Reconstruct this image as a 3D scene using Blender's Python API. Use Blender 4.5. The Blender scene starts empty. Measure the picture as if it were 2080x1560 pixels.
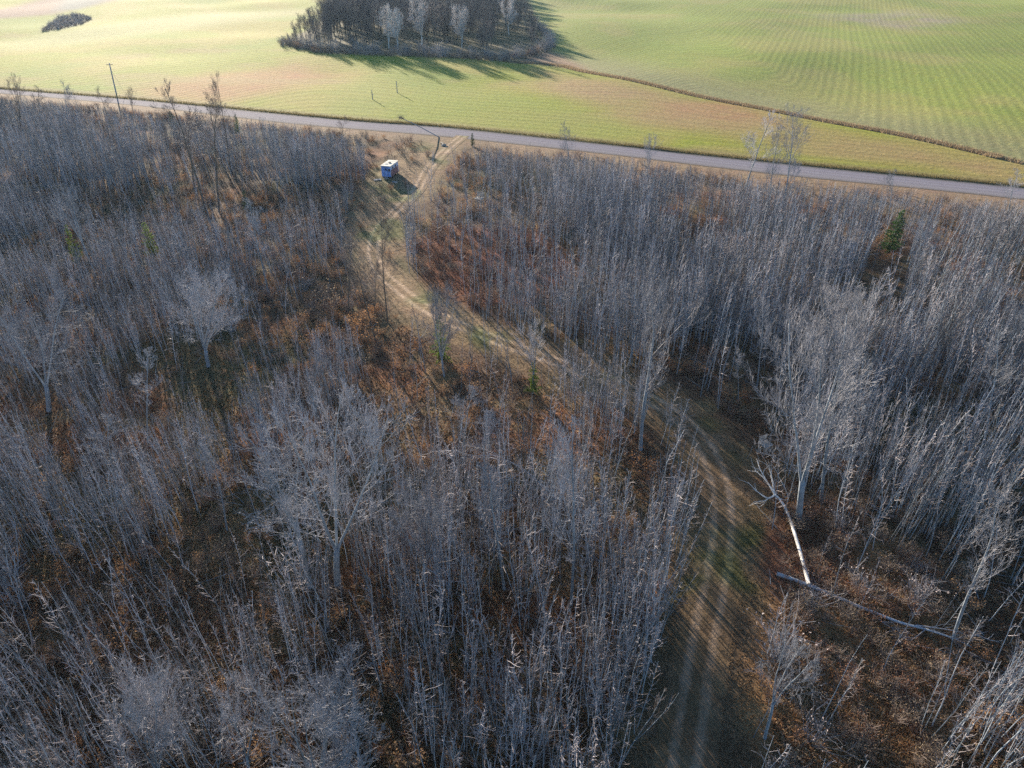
import bpy, math, random
import numpy as np
from mathutils import Vector

# ---------------------------------------------------------------- camera, world, sun
sc = bpy.context.scene
C = sc.collection
CH, PITCH, FPX = 43.0, math.radians(34.0), 1387.0
cam_d = bpy.data.cameras.new("camera"); cam = bpy.data.objects.new("camera", cam_d); C.objects.link(cam)
cam.location = (0, 0, CH); cam.rotation_euler = (math.radians(90) - PITCH, 0, 0)
cam_d.sensor_width = 36.0; cam_d.lens = FPX / 2080 * 36; cam_d.clip_end = 8000
sc.camera = cam
SUN_EL = math.radians(12.5); SUN_AZ = math.atan2(-0.45, 0.89)      # azimuth from +Y towards +X
w = bpy.data.worlds.new("World"); sc.world = w; w.use_nodes = True
nt = w.node_tree
sky = nt.nodes.new("ShaderNodeTexSky"); sky.sky_type = 'NISHITA'; sky.sun_disc = False
sky.sun_elevation = SUN_EL; sky.sun_rotation = SUN_AZ; sky.air_density = 1.3; sky.dust_density = 0.3; sky.ozone_density = 5.0
bg = nt.nodes["Background"]; bg.inputs[1].default_value = 0.07
nt.links.new(sky.outputs[0], bg.inputs[0])
sd = bpy.data.lights.new("sun", 'SUN'); sd.energy = 5.0; sd.angle = math.radians(0.55); sd.color = (1.0, 0.86, 0.68)
sun = bpy.data.objects.new("sun", sd); C.objects.link(sun)
sdir = Vector((math.sin(SUN_AZ) * math.cos(SUN_EL), math.cos(SUN_AZ) * math.cos(SUN_EL), math.sin(SUN_EL)))
sun.rotation_euler = sdir.to_track_quat('Z', 'Y').to_euler(); sun.location = sdir * 200
sc.view_settings.view_transform = 'Standard'; sc.view_settings.look = 'None'
sc.view_settings.exposure = 1.62; sc.view_settings.gamma = 1.0
sc.render.engine = 'CYCLES'
sc.cycles.max_bounces = 4; sc.cycles.diffuse_bounces = 2; sc.cycles.glossy_bounces = 1; sc.cycles.transmission_bounces = 2
sc.cycles.use_denoising = False

RS = np.random.RandomState(7); random.seed(7)
cp, sp = math.cos(PITCH), math.sin(PITCH)

# ---------------------------------------------------------------- helpers: projection, noise
def P(px, py, z=0.0):
    u = (px - 1040) / FPX; v = (py - 780) / FPX
    den = sp + v * cp
    k = (CH - z) / den
    return (u * k, (cp - v * sp) * k)
def proj(x, y, z):
    dz = z - CH
    f = y * cp - dz * sp; up = y * sp + dz * cp
    f = np.maximum(f, 1e-3)
    return 1040 + FPX * x / f, 780 - FPX * up / f, f
_tab = np.random.RandomState(3).rand(256, 256)
def vnoise(x, y, s, o=0):
    x = np.asarray(x, float) / s + 37.3 * o + 500; y = np.asarray(y, float) / s + 11.7 * o + 500
    xi = np.floor(x).astype(int); yi = np.floor(y).astype(int); fx = x - xi; fy = y - yi
    fx = fx * fx * (3 - 2 * fx); fy = fy * fy * (3 - 2 * fy)
    t = lambda a, b: _tab[a & 255, b & 255]
    return (t(xi, yi) * (1 - fx) + t(xi + 1, yi) * fx) * (1 - fy) + (t(xi, yi + 1) * (1 - fx) + t(xi + 1, yi + 1) * fx) * fy
def fbm(x, y, s, o=0, n=3):
    r = 0; a = 0
    for i in range(n):
        r = r + vnoise(x, y, s / 2 ** i, o + i) * .5 ** i; a += .5 ** i
    return r / a
def sstep(a, b, x):
    t = np.clip((x - a) / (b - a), 0, 1); return t * t * (3 - 2 * t)
def inpoly(poly, x, y):
    x = np.asarray(x, float); y = np.asarray(y, float); r = np.zeros(x.shape, bool); n = len(poly)
    for i in range(n):
        x0, y0 = poly[i]; x1, y1 = poly[(i + 1) % n]
        if y0 == y1: continue
        c = ((y0 > y) != (y1 > y)) & (x < (x1 - x0) * (y - y0) / (y1 - y0) + x0); r ^= c
    return r
def dline(pts, x, y, closed=False):
    x = np.asarray(x, float); y = np.asarray(y, float); d = np.full(x.shape, 1e9); sg = np.zeros(x.shape)
    n = len(pts) - (0 if closed else 1)
    for i in range(n):
        ax, ay = pts[i]; bx, by = pts[(i + 1) % len(pts)]; ex, ey = bx - ax, by - ay; L = ex * ex + ey * ey
        t = np.clip(((x - ax) * ex + (y - ay) * ey) / L, 0, 1)
        qx = x - ax - t * ex; qy = y - ay - t * ey; q = np.hypot(qx, qy); m = q < d
        d = np.where(m, q, d); sg = np.where(m, np.sign(ex * qy - ey * qx), sg)
    return d, sg
def soft(pxpoly, x, y, wd):
    g = [P(*q) for q in pxpoly]; d, _ = dline(g, x, y, True)
    s = np.where(inpoly(g, x, y), d, -d); return sstep(-wd, wd, s)
def smooth(pts, n=8):
    out = []; p = [pts[0]] + list(pts) + [pts[-1]]
    for i in range(1, len(p) - 2):
        a, b, c, d = [np.array(q, float) for q in p[i - 1:i + 3]]
        for k in range(n):
            t = k / n
            out.append(tuple(.5 * (2 * b + (c - a) * t + (2 * a - 5 * b + 4 * c - d) * t * t + (3 * b - a - 3 * c + d) * t ** 3)))
    out.append(tuple(pts[-1])); return out

# ---------------------------------------------------------------- layout lines
road_up = [(0, 181), (280, 203), (560, 230), (740, 247), (910, 259), (1260, 296), (1380, 310), (1620, 335), (1850, 358), (2080, 381)]
road_lo = [(0, 190), (280, 215), (560, 248.5), (740, 264.5), (910, 279), (1260, 317), (1380, 332), (1620, 359.5), (1850, 382), (2080, 406)]
def ext(l, k=150):
    a, b = np.array(l[0]), np.array(l[1]); c, d = np.array(l[-2]), np.array(l[-1])
    return [tuple(a + (a - b) / np.linalg.norm(a - b) * k)] + list(l) + [tuple(d + (d - c) / np.linalg.norm(d - c) * k)]
RU = ext(ext(ext([P(*q) for q in road_up], 20), 40), 100); RL = ext(ext(ext([P(*q) for q in road_lo], 20), 40), 100)
RC = [((a[0] + b[0]) / 2, (a[1] + b[1]) / 2) for a, b in zip(RU, RL)]
track_px = [(940, 276), (905, 305), (872, 340), (846, 385), (812, 420), (782, 450), (760, 490), (765, 540), (805, 582), (880, 635), (960, 672), (1060, 710), (1160, 745),
            (1270, 787), (1360, 835), (1420, 890), (1455, 960), (1468, 1040), (1462, 1130), (1445, 1220), (1425, 1320), (1405, 1450), (1390, 1560), (1370, 1750)]
TR = smooth([P(*q) for q in track_px], 6)
ditch_px = [(1030, 119), (1130, 124), (1190, 141), (1300, 165), (1420, 192), (1560, 219), (1700, 247), (1850, 277), (2080, 330)]
DI = smooth([P(*q) for q in ditch_px], 4); DI.append(ext(DI, 90)[-1])
copse_px = [(572, 90), (650, 107), (760, 114), (900, 119), (1030, 119), (1115, 92), (1100, 60), (1085, 20), (1060, -30), (720, -40), (680, 0), (640, 45), (600, 65)]
COP = [P(*q) for q in copse_px]
FARP = [tuple(q) for q in DI] + [(900, 150), (2500, 2500), (20, 2500), P(1060, -30), P(1100, 60), P(1100, 95)]
def droad(x, y):
    d, s = dline(RC, x, y); return np.where(s > 0, d, -d)            # positive beyond the road

def hgt(x, y):
    x = np.asarray(x, float); y = np.asarray(y, float)
    far = sstep(25, 90, droad(x, y))
    h = far * ((fbm(x, y * .8, 70, 5, 2) - .5) * 5.0)
    dt, _ = dline(TR, x, y); near = (1 - sstep(-14, -9, droad(x, y))) * sstep(0, 3.2, dt - np.where(y > 70, 5.0, 2.2))
    h = h + near * (fbm(x, y, 5.0, 9, 3) - .5) * .55
    dd, _ = dline(DI, x, y)
    h = h - .5 * np.exp(-(dd / 1.6) ** 2)
    return h

# land cover colour (what grows there, with some sun and shade painted in), linear albedo
def mixc(c, col, f):
    f = np.clip(f, 0, 1)[..., None]; return c * (1 - f) + np.array(col) * f
def land(x, y):
    x = np.asarray(x, float); y = np.asarray(y, float)
    dr = droad(x, y); dt, _ = dline(TR, x, y); dd, ds = dline(DI, x, y)
    n1 = fbm(x, y, 9, 1); n2 = fbm(x, y, 3.2, 2); n3 = fbm(x, y, 26, 3); n4 = fbm(x, y, 60, 4, 2)
    c = np.zeros(x.shape + (3,)) + np.array((.105, .066, .042))
    c = mixc(c, (.22, .10, .05), sstep(.5, .7, n1) * .85)
    c = mixc(c, (.20, .15, .08), sstep(.52, .72, n2) * .7)
    c = mixc(c, (.07, .075, .035), sstep(.55, .75, fbm(x, y, 13, 8)) * .8)
    red = soft([(820, 500), (900, 455), (1120, 470), (1180, 560), (1080, 620), (960, 625), (860, 570)], x, y, 2.5)
    c = mixc(c, (.22, .075, .04), red * (.5 + .5 * n2))
    rb = soft([(1500, 1060), (1700, 1000), (1900, 1150), (1990, 1330), (1850, 1700), (1500, 1700), (1500, 1350), (1560, 1200)], x, y, 1.5)
    c = mixc(c, (.36, .21, .10), rb * (.4 + .6 * n2)); c = mixc(c, (.16, .075, .045), rb * sstep(.45, .65, n1))  # russet floor, its colour lightened to stand in for sun on the clearing
    vg = sstep(-24, -12, dr) * (x > -5) + sstep(-12, -7, dr)
    c = mixc(c, (.28, .19, .12), vg * (.6 + .4 * n1))
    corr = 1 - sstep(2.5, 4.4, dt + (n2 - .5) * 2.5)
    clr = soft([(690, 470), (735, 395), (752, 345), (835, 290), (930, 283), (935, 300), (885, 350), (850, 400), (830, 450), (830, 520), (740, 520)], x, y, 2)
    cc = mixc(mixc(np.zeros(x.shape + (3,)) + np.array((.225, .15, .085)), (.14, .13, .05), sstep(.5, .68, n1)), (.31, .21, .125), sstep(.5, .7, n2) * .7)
    cc = cc * (1 - .35 * (1 - sstep(42, 85, y)))[..., None]  # near lane darkened in colour to deepen the tree shade there
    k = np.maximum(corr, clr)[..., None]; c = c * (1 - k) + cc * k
    # fields
    f = mixc(np.zeros(x.shape + (3,)) + np.array((.315, .355, .022)), (.43, .37, .08), sstep(.42, .62, n3) * .8)
    f = mixc(f, (.25, .34, .03), sstep(.5, .72, fbm(x, y, 45, 6)) * .8)
    f = mixc(f, (.46, .235, .10), soft([(250, 185), (420, 150), (600, 128), (700, 150), (560, 185), (430, 215), (300, 200)], x, y, 12) * (.75 + .25 * n1))
    f = mixc(f, (.47, .19, .09), soft([(1340, 205), (1500, 205), (1580, 245), (1400, 255), (1330, 235)], x, y, 8) * .85)
    f = mixc(f, (.44, .29, .14), soft([(1080, 130), (1230, 160), (2080, 340), (2080, 372), (1700, 325), (1300, 250), (1100, 180)], x, y, 10) * (.5 + .5 * n3))
    f = mixc(f, (.42, .31, .12), sstep(.56, .72, fbm(x * .6, y, 17, 71)) * .55 * (dr < 110))
    f = mixc(f, (.33, .37, .06), soft([(700, 170), (800, 150), (1100, 200), (1350, 275), (1250, 290), (900, 255), (650, 235)], x, y, 8) * .7)
    far = inpoly(FARP, x, y) * 1.0
    g = mixc(np.zeros(x.shape + (3,)) + np.array((.32, .37, .075)), (.42, .385, .12), sstep(.4, .65, n3) * .7)
    g = mixc(g, (.33, .31, .15), (1 - sstep(4, 42, dd + 16 * (n3 - .5))) * .85)
    g = mixc(g, (.42, .34, .25), soft([(1640, 30), (1850, 20), (1960, 45), (1850, 60)], x, y, 14) * .8 * n1 * 1.4)
    g = mixc(g, (.33, .42, .08), soft([(1280, 45), (1420, 30), (1500, 110), (1330, 100)], x, y, 14) * .6)
    f = f * (1 - far[..., None]) + g * far[..., None]
    f = mixc(f, (.50, .48, .20), soft([(0, 78), (180, 52), (420, 20), (640, 10), (620, 22), (330, 62), (60, 97), (0, 100)], x, y, 14) * .75)  # pale sweep of sun glare painted into the far left field
    f = mixc(f, (.24, .14, .115), soft([(-200, 45), (0, 38), (110, 30), (270, 0), (330, -12), (120, -10), (0, 18), (-200, 30)], x, y, 8))
    f = mixc(f, (.10, .16, .17), soft([(112, 24), (130, -5), (270, -12), (215, 8), (160, 22)], x, y, 6) * .85)
    f = mixc(f, (.20, .20, .14), soft([(82, 62), (98, 48), (120, 33), (165, 29), (186, 36), (165, 48), (120, 58)], x, y, 3) * .95)
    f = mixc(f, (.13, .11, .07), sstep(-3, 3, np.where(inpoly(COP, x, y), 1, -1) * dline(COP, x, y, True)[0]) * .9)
    f = mixc(f, (.36, .22, .15), soft([(1040, 118), (1110, 92), (1150, 108), (1200, 138), (1120, 126)], x, y, 4) * .9)
    f = mixc(f, (.30, .22, .11), (1 - sstep(7, 10, np.abs(dr))) * .6)
    k = sstep(-1, 1, dr)[..., None]
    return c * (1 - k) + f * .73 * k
def rows(x, y):
    """metres across the drill rows / swaths, and how strongly they show"""
    dr = droad(x, y); dd, ds = dline(DI, x, y); far = inpoly(FARP, x, y)
    cx, cy = P(1330, 30)
    a = (x * .925 - y * .38)
    rr = np.hypot((x - cx) * .9, y - cy)
    bend = 18 * np.exp(-((dd) / 30) ** 2)
    v = a + bend * .1 + (fbm(x, y, 120, 12, 2) - .5) * 4
    v = np.where(x < 95, v * 1.0 + (1 - sstep(55, 95, x)) * (rr * .25), v)
    l = dr + (fbm(x, y, 55, 14, 2) - .5) * 16 + sstep(-20, -120, x) * (-(x + 20) * .85 + dr * -.3)
    return np.where(far, v, l), np.where(dr > 3, 1.0, 0.0), far.astype(float)

# ---------------------------------------------------------------- object helpers
def link(name, me, parent=None, mats=()):
    o = bpy.data.objects.new(name, me); C.objects.link(o)
    for m in mats: me.materials.append(m)
    if parent: o.parent = parent
    return o
def tag(o, label=None, cat=None, group=None, kind=None):
    if label: o["label"] = label
    if cat: o["category"] = cat
    if group: o["group"] = group
    if kind: o["kind"] = kind
    return o
def empty(name, loc=(0, 0, 0), rz=0, s=1):
    o = bpy.data.objects.new(name, None); C.objects.link(o); o.location = loc; o.rotation_euler = (0, 0, rz)
    o.scale = (s, s, s) if not isinstance(s, tuple) else s; o.empty_display_size = .3
    return o
def mesh_np(name, V, F4=None, F3=None, attrs=(), sm=False):
    me = bpy.data.meshes.new(name); V = np.asarray(V, np.float32)
    me.vertices.add(len(V)); me.vertices.foreach_set("co", V.ravel())
    idx = []; st = []; n = 0
    if F4 is not None and len(F4):
        F4 = np.asarray(F4, np.int32); idx.append(F4.ravel()); st.append(np.arange(len(F4)) * 4); n = F4.size
    if F3 is not None and len(F3):
        F3 = np.asarray(F3, np.int32); idx.append(F3.ravel()); st.append(n + np.arange(len(F3)) * 3)
    idx = np.concatenate(idx); st = np.concatenate(st)
    me.loops.add(len(idx)); me.loops.foreach_set("vertex_index", idx)
    me.polygons.add(len(st)); me.polygons.foreach_set("loop_start", st.astype(np.int32))
    me.update(calc_edges=True)
    me.polygons.foreach_set("use_smooth", np.full(len(st), sm))
    for nm, ty, data in attrs:
        at = me.attributes.new(nm, ty, 'POINT')
        if ty == 'FLOAT_COLOR':
            d = np.ones((len(V), 4), np.float32); d[:, :3] = data; at.data.foreach_set("color", d.ravel())
        else: at.data.foreach_set("value", np.asarray(data, np.float32).ravel())
    return me
class MB:
    """collects tubes, boxes and leaf faces into one mesh"""
    def __init__(s): s.V = []; s.F4 = []; s.F3 = []; s.n = 0
    def tube(s, pts, rad, k=3):
        pts = np.asarray(pts, float); n = len(pts); rad = np.broadcast_to(rad, (n,))
        d = np.gradient(pts, axis=0); d /= np.linalg.norm(d, axis=1)[:, None] + 1e-9
        ref = np.array((0.31, 0.95, 0.05)) if abs(d[0][1]) < .8 else np.array((1, 0, 0.1))
        a = np.cross(d, ref); a /= np.linalg.norm(a, axis=1)[:, None] + 1e-9; b = np.cross(d, a)
        th = np.arange(k) * 2 * math.pi / k
        v = pts[:, None] + rad[:, None, None] * (a[:, None] * np.cos(th)[None, :, None] + b[:, None] * np.sin(th)[None, :, None])
        s.V.append(v.reshape(-1, 3)); i = np.arange(n - 1)[:, None] * k; j = np.arange(k)[None]; j2 = (j + 1) % k
        s.F4.append(np.stack([i + j, i + j2, i + k + j2, i + k + j], -1).reshape(-1, 4) + s.n)
        if k >= 4:
            for r in (0, n - 1):
                s.F3.append(np.array([[s.n + r * k, s.n + r * k + q, s.n + r * k + q + 1] for q in range(1, k - 1)]))
        s.n += n * k
    def tris(s, T):
        T = np.asarray(T, float).reshape(-1, 3, 3); s.V.append(T.reshape(-1, 3)); s.F3.append(np.arange(len(T) * 3).reshape(-1, 3) + s.n); s.n += len(T) * 3
    def box(s, c, h, rz=0, tilt=None):
        c = np.array(c, float); q = np.array([(x, y, z) for z in (-1, 1) for y in (-1, 1) for x in (-1, 1)], float) * np.array(h)
        if tilt is not None:
            ct, st = math.cos(tilt), math.sin(tilt); q = q @ np.array([[1, 0, 0], [0, ct, st], [0, -st, ct]])
        cr, sr = math.cos(rz), math.sin(rz); q = q @ np.array([[cr, sr, 0], [-sr, cr, 0], [0, 0, 1]])
        s.V.append(q + c); s.F4.append(np.array([(0, 2, 3, 1), (4, 5, 7, 6), (0, 1, 5, 4), (2, 6, 7, 3), (0, 4, 6, 2), (1, 3, 7, 5)]) + s.n); s.n += 8
    def mesh(s, name, sm=False):
        return mesh_np(name, np.concatenate(s.V), np.concatenate(s.F4) if s.F4 else None, np.concatenate(s.F3) if s.F3 else None, sm=sm)
    def build(s, name, mat, parent=None, sm=False): return link(name, s.mesh(name, sm), parent, [mat])

# ---------------------------------------------------------------- materials
def newmat(name, rough=.9, spec=.2):
    m = bpy.data.materials.new(name); m.use_nodes = True; n = m.node_tree.nodes; b = n["Principled BSDF"]
    b.inputs["Roughness"].default_value = rough; b.inputs["Specular IOR Level"].default_value = spec
    return m, n, m.node_tree.links, b
def ramp(n, stops):
    r = n.new("ShaderNodeValToRGB"); e = r.color_ramp.elements
    while len(e) < len(stops): e.new(.5)
    for i, (p, c) in enumerate(stops): e[i].position = p; e[i].color = (*c, 1)
    return r
def noise(n, l, scale, detail=4, co=None, rough=.6):
    t = n.new("ShaderNodeTexNoise"); t.inputs["Scale"].default_value = scale; t.inputs["Detail"].default_value = detail; t.inputs["Roughness"].default_value = rough
    if co is not None: l.new(co, t.inputs["Vector"])
    return t
def vary(name, c1, c2, scale=3, rough=.9, bump=0, c3=None, spec=.2, transl=0, rnd=.5):
    """two or three colours mottled by noise and by a random value per object"""
    m, n, l, b = newmat(name, rough, spec); tc = n.new("ShaderNodeTexCoord"); t = noise(n, l, scale, 4, tc.outputs["Object"])
    oi = n.new("ShaderNodeObjectInfo"); mx = n.new("ShaderNodeMath"); mx.operation = 'MULTIPLY_ADD'; mx.inputs[1].default_value = rnd
    l.new(oi.outputs["Random"], mx.inputs[0]); sc_ = n.new("ShaderNodeMath"); sc_.operation = 'MULTIPLY_ADD'; sc_.inputs[1].default_value = 1.6; sc_.inputs[2].default_value = -.3 - rnd / 2
    l.new(t.outputs[0], sc_.inputs[0]); l.new(sc_.outputs[0], mx.inputs[2])
    r = ramp(n, [(.15, c1), (.85, c2)] if c3 is None else [(.1, c1), (.5, c2), (.9, c3)]); l.new(mx.outputs[0], r.inputs[0]); l.new(r.outputs[0], b.inputs["Base Color"])
    if bump:
        bp = n.new("ShaderNodeBump"); bp.inputs["Strength"].default_value = bump; l.new(t.outputs[0], bp.inputs["Height"]); l.new(bp.outputs[0], b.inputs["Normal"])
    if transl:
        tr = n.new("ShaderNodeBsdfTranslucent"); l.new(r.outputs[0], tr.inputs[0]); ms = n.new("ShaderNodeMixShader"); ms.inputs[0].default_value = transl
        l.new(b.outputs[0], ms.inputs[1]); l.new(tr.outputs[0], ms.inputs[2]); l.new(ms.outputs[0], n["Material Output"].inputs[0])
    return m
M = {}
M['bark_pale'] = vary('bark_pale', (.14, .17, .19), (.31, .37, .44), 1.6, .75, .2, (.52, .56, .62), rnd=.7)  # pale bark, with the blue of skylit shade mixed into its colour
M['bark_grey'] = vary('bark_grey', (.17, .205, .24), (.34, .38, .43), 2.0, .8, .3)  # grey bark, tinted with the same blue of the shade
M['bark_dark'] = vary('bark_dark', (.07, .062, .052), (.17, .15, .13), 2.0, .85, .3)
M['bark_white'] = vary('bark_white', (.50, .49, .47), (.82, .80, .77), 1.4, .7, .1)
M['twig_pale'] = vary('twig_pale', (.18, .18, .20), (.48, .47, .50), 1.2, .7, spec=.12)
M['twig_sapling'] = vary('twig_sapling', (.11, .085, .07), (.27, .24, .245), 1.1, .7, spec=.12, c3=(.50, .46, .48), rnd=.8)
M['twig_grey'] = vary('twig_grey', (.17, .18, .205), (.42, .42, .46), 1.2, .7, spec=.12)
M['twig_white'] = vary('twig_white', (.5, .47, .47), (.8, .77, .76), .7, .7, spec=.1)
M['twig_brown'] = vary('twig_brown', (.15, .115, .10), (.29, .235, .21), .5, .7, spec=.3)
M['twig_dark'] = vary('twig_dark', (.075, .072, .085), (.17, .155, .175), .5, .8)
M['twig_copse'] = vary('twig_copse', (.10, .085, .09), (.21, .18, .185), .5, .8)
M['shrub_red'] = vary('shrub_red', (.12, .055, .035), (.24, .115, .065), .8, .8, c3=(.38, .22, .13), transl=.25)
M['shrub_orange'] = vary('shrub_orange', (.27, .13, .06), (.40, .22, .10), 1, .8, c3=(.50, .34, .20), transl=.3)
M['shrub_tan'] = vary('shrub_tan', (.20, .14, .09), (.36, .28, .19), .8, .8, c3=(.52, .44, .34), transl=.2)
M['shrub_pale'] = vary('shrub_pale', (.30, .25, .25), (.48, .41, .41), .8, .8, c3=(.52, .47, .46), transl=.2)
M['needles'] = vary('needles', (.025, .06, .022), (.06, .13, .035), 1.2, .8, c3=(.14, .22, .06), transl=.15)
M['needles_lit'] = vary('needles_sunlit_green', (.06, .10, .02), (.14, .20, .04), 1.2, .8, c3=(.26, .32, .07), transl=.3)  # lighter copy of the needles, sunlit look put into the colour

def ground_mat():
    m, n, l, b = newmat('land_cover', .95, .12)
    at = n.new("ShaderNodeAttribute"); at.attribute_name = "cover"; rw = n.new("ShaderNodeAttribute"); rw.attribute_name = "row"; rs = n.new("ShaderNodeAttribute"); rs.attribute_name = "rowamt"
    rf = n.new("ShaderNodeAttribute"); rf.attribute_name = "farfield"
    tc = n.new("ShaderNodeTexCoord")
    def math_(op, a, b_=None, c=None):
        q = n.new("ShaderNodeMath"); q.operation = op
        for i, v in enumerate((a, b_, c)):
            if v is None: continue
            if isinstance(v, (int, float)): q.inputs[i].default_value = v
            else: l.new(v, q.inputs[i])
        return q.outputs[0]
    nA = noise(n, l, .9, 8, tc.outputs["Object"], .7); nB = noise(n, l, 5.5, 5, tc.outputs["Object"], .7); nC = noise(n, l, .18, 5, tc.outputs["Object"], .65)
    # rows
    wob = math_('MULTIPLY', math_('SUBTRACT', nC.outputs[0], .5), 1.6)
    wob2 = math_('MULTIPLY', math_('SUBTRACT', nA.outputs[0], .5), .9)
    r0 = math_('ADD', math_('ADD', rw.outputs["Fac"], wob), wob2)
    per = math_('MULTIPLY_ADD', rf.outputs["Fac"], -1.1, 3.7)
    s1 = math_('SINE', math_('DIVIDE', math_('MULTIPLY', r0, 6.2832), per))
    s2 = math_('SINE', math_('MULTIPLY', r0, .83))
    s = math_('MULTIPLY_ADD', s2, .45, s1)
    gap = math_('MULTIPLY', math_('MULTIPLY', s, rs.outputs["Fac"]), math_('MULTIPLY_ADD', nA.outputs[0], 1.6, -.25))
    fac = math_('MULTIPLY_ADD', gap, math_('MULTIPLY_ADD', rf.outputs["Fac"], .035, .10), 1.0)
    nn = math_('MULTIPLY_ADD', nA.outputs[0], 1.5, .25); nn2 = math_('MULTIPLY_ADD', nB.outputs[0], 1.3, .35)
    f2 = math_('MULTIPLY', fac, math_('MULTIPLY', nn, nn2))
    mul = n.new("ShaderNodeVectorMath"); mul.operation = 'SCALE'; l.new(at.outputs["Color"], mul.inputs[0]); l.new(f2, mul.inputs["Scale"])
    hs = n.new("ShaderNodeHueSaturation"); l.new(mul.outputs[0], hs.inputs["Color"]); l.new(math_('MULTIPLY_ADD', nC.outputs[0], .06, .47), hs.inputs["Hue"])
    hs.inputs["Saturation"].default_value = 1.0
    l.new(hs.outputs[0], b.inputs["Base Color"])
    hh = math_('ADD', math_('MULTIPLY', gap, .035), math_('MULTIPLY_ADD', nB.outputs[0], .05, math_('MULTIPLY', nA.outputs[0], .22)))
    bp = n.new("ShaderNodeBump"); bp.inputs["Strength"].default_value = .75; bp.inputs["Distance"].default_value = 1.0
    l.new(hh, bp.inputs["Height"]); l.new(bp.outputs[0], b.inputs["Normal"])
    b.inputs["Sheen Weight"].default_value = .0; b.inputs["Sheen Roughness"].default_value = .5; b.inputs["Sheen Tint"].default_value = (.9, 1, .6, 1)
    return m
M['land'] = ground_mat()

# ---------------------------------------------------------------- ground sheet
pys = np.concatenate([np.arange(-112, -60, 4), np.arange(-60, 420, 3), np.arange(420, 1900, 6)]).astype(float)
pxs = np.concatenate([np.arange(-1200, -200, 25), np.arange(-200, 2290, 6), np.arange(2290, 3300, 25)]).astype(float)
PX, PY = np.meshgrid(pxs, pys); GX, GY = P(PX, PY)
# nearer rows too, out to behind the camera, so the sheet goes on underneath it; and a skirt to the horizon
def grid_mesh(name, X, Y, Z, mat, attrs=True):
    r, c = X.shape; V = np.stack([X, Y, Z], -1).reshape(-1, 3); i = np.arange(r - 1)[:, None] * c + np.arange(c - 1)[None]
    F = np.stack([i, i + c, i + c + 1, i + 1], -1).reshape(-1, 4)
    x, y = X.ravel(), Y.ravel(); a = []
    if attrs:
        rw, ra, rf = rows(x, y); a = [("cover", 'FLOAT_COLOR', land(x, y)), ("row", 'FLOAT', rw), ("rowamt", 'FLOAT', ra), ("farfield", 'FLOAT', rf)]
    return mesh_np(name, V, F, attrs=a, sm=True)
GZ = hgt(GX, GY)
ex = [pys.size]
rowY = GY[-1:, :]; 
GX = np.vstack([GX[:1] * 1.6, GX, GX[-1:], GX[-1:] * 1.0]); GY = np.vstack([GY[:1] * 1.6, GY, GY[-1:] - 60, GY[-1:] - 400]); GZ = np.vstack([GZ[:1], GZ, GZ[-1:], GZ[-1:]])
GX = np.hstack([GX[:, :1] - 900, GX, GX[:, -1:] + 900]); GY = np.hstack([GY[:, :1], GY, GY[:, -1:]]); GZ = np.hstack([GZ[:, :1], GZ, GZ[:, -1:]])
ground = link('ground', grid_mesh('ground', GX, GY, GZ, None), None, [M['land']]); tag(ground, kind='structure')

def strip(name, L, R, nx, z, mat, extra=None):
    L = np.array(L); R = np.array(R); t = np.linspace(0, 1, nx)
    X = L[:, 0:1] * (1 - t) + R[:, 0:1] * t; Y = L[:, 1:2] * (1 - t) + R[:, 1:2] * t
    me = grid_mesh(name, X, Y, z + (.02 * sstep(60, 90, Y) if name == 'dirt_track' else 0 * X), None)
    at = me.attributes.new("across", 'FLOAT', 'POINT'); at.data.foreach_set("value", np.broadcast_to(t, X.shape).astype(np.float32).ravel())
    o = link(name, me, None, [mat]); tag(o, kind='structure'); return o
def road_mat():
    m, n, l, b = newmat('gravel_road', .95, .05); tc = n.new("ShaderNodeTexCoord"); ac = n.new("ShaderNodeAttribute"); ac.attribute_name = "across"
    nz = noise(n, l, .35, 8, tc.outputs["Object"], .7); nf = noise(n, l, 6, 4, tc.outputs["Object"])
    r = ramp(n, [(0, (.16, .12, .07)), (.05, (.13, .11, .09)), (.12, (.20, .185, .20)), (.3, (.26, .24, .285)), (.42, (.23, .21, .235)), (.5, (.28, .26, .30)), (.62, (.23, .21, .235)), (.75, (.27, .25, .27)), (.9, (.21, .19, .2)), (.97, (.14, .11, .08))])
    ad = n.new("ShaderNodeMath"); ad.operation = 'MULTIPLY_ADD'; ad.inputs[1].default_value = .12; l.new(nz.outputs[0], ad.inputs[0])
    su = n.new("ShaderNodeMath"); su.operation = 'SUBTRACT'; su.inputs[1].default_value = .06; l.new(ac.outputs["Fac"], su.inputs[0]); l.new(su.outputs[0], ad.inputs[2]); l.new(ad.outputs[0], r.inputs[0])
    mx = n.new("ShaderNodeMix"); mx.data_type = 'RGBA'; mx.blend_type = 'MULTIPLY'; mx.inputs[0].default_value = .6
    r2 = ramp(n, [(.3, (.7, .7, .7)), (.7, (1.15, 1.15, 1.15))]); l.new(nf.outputs[0], r2.inputs[0])
    l.new(r.outputs[0], mx.inputs[6]); l.new(r2.outputs[0], mx.inputs[7]); l.new(mx.outputs[2], b.inputs["Base Color"])
    bp = n.new("ShaderNodeBump"); bp.inputs["Strength"].default_value = .25; bp.inputs["Distance"].default_value = .3; l.new(nf.outputs[0], bp.inputs["Height"]); l.new(bp.outputs[0], b.inputs["Normal"])
    return m
M['road'] = road_mat()
strip('road', smooth(RU, 6), smooth(RL, 6), 9, .012, M['road'])
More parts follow.
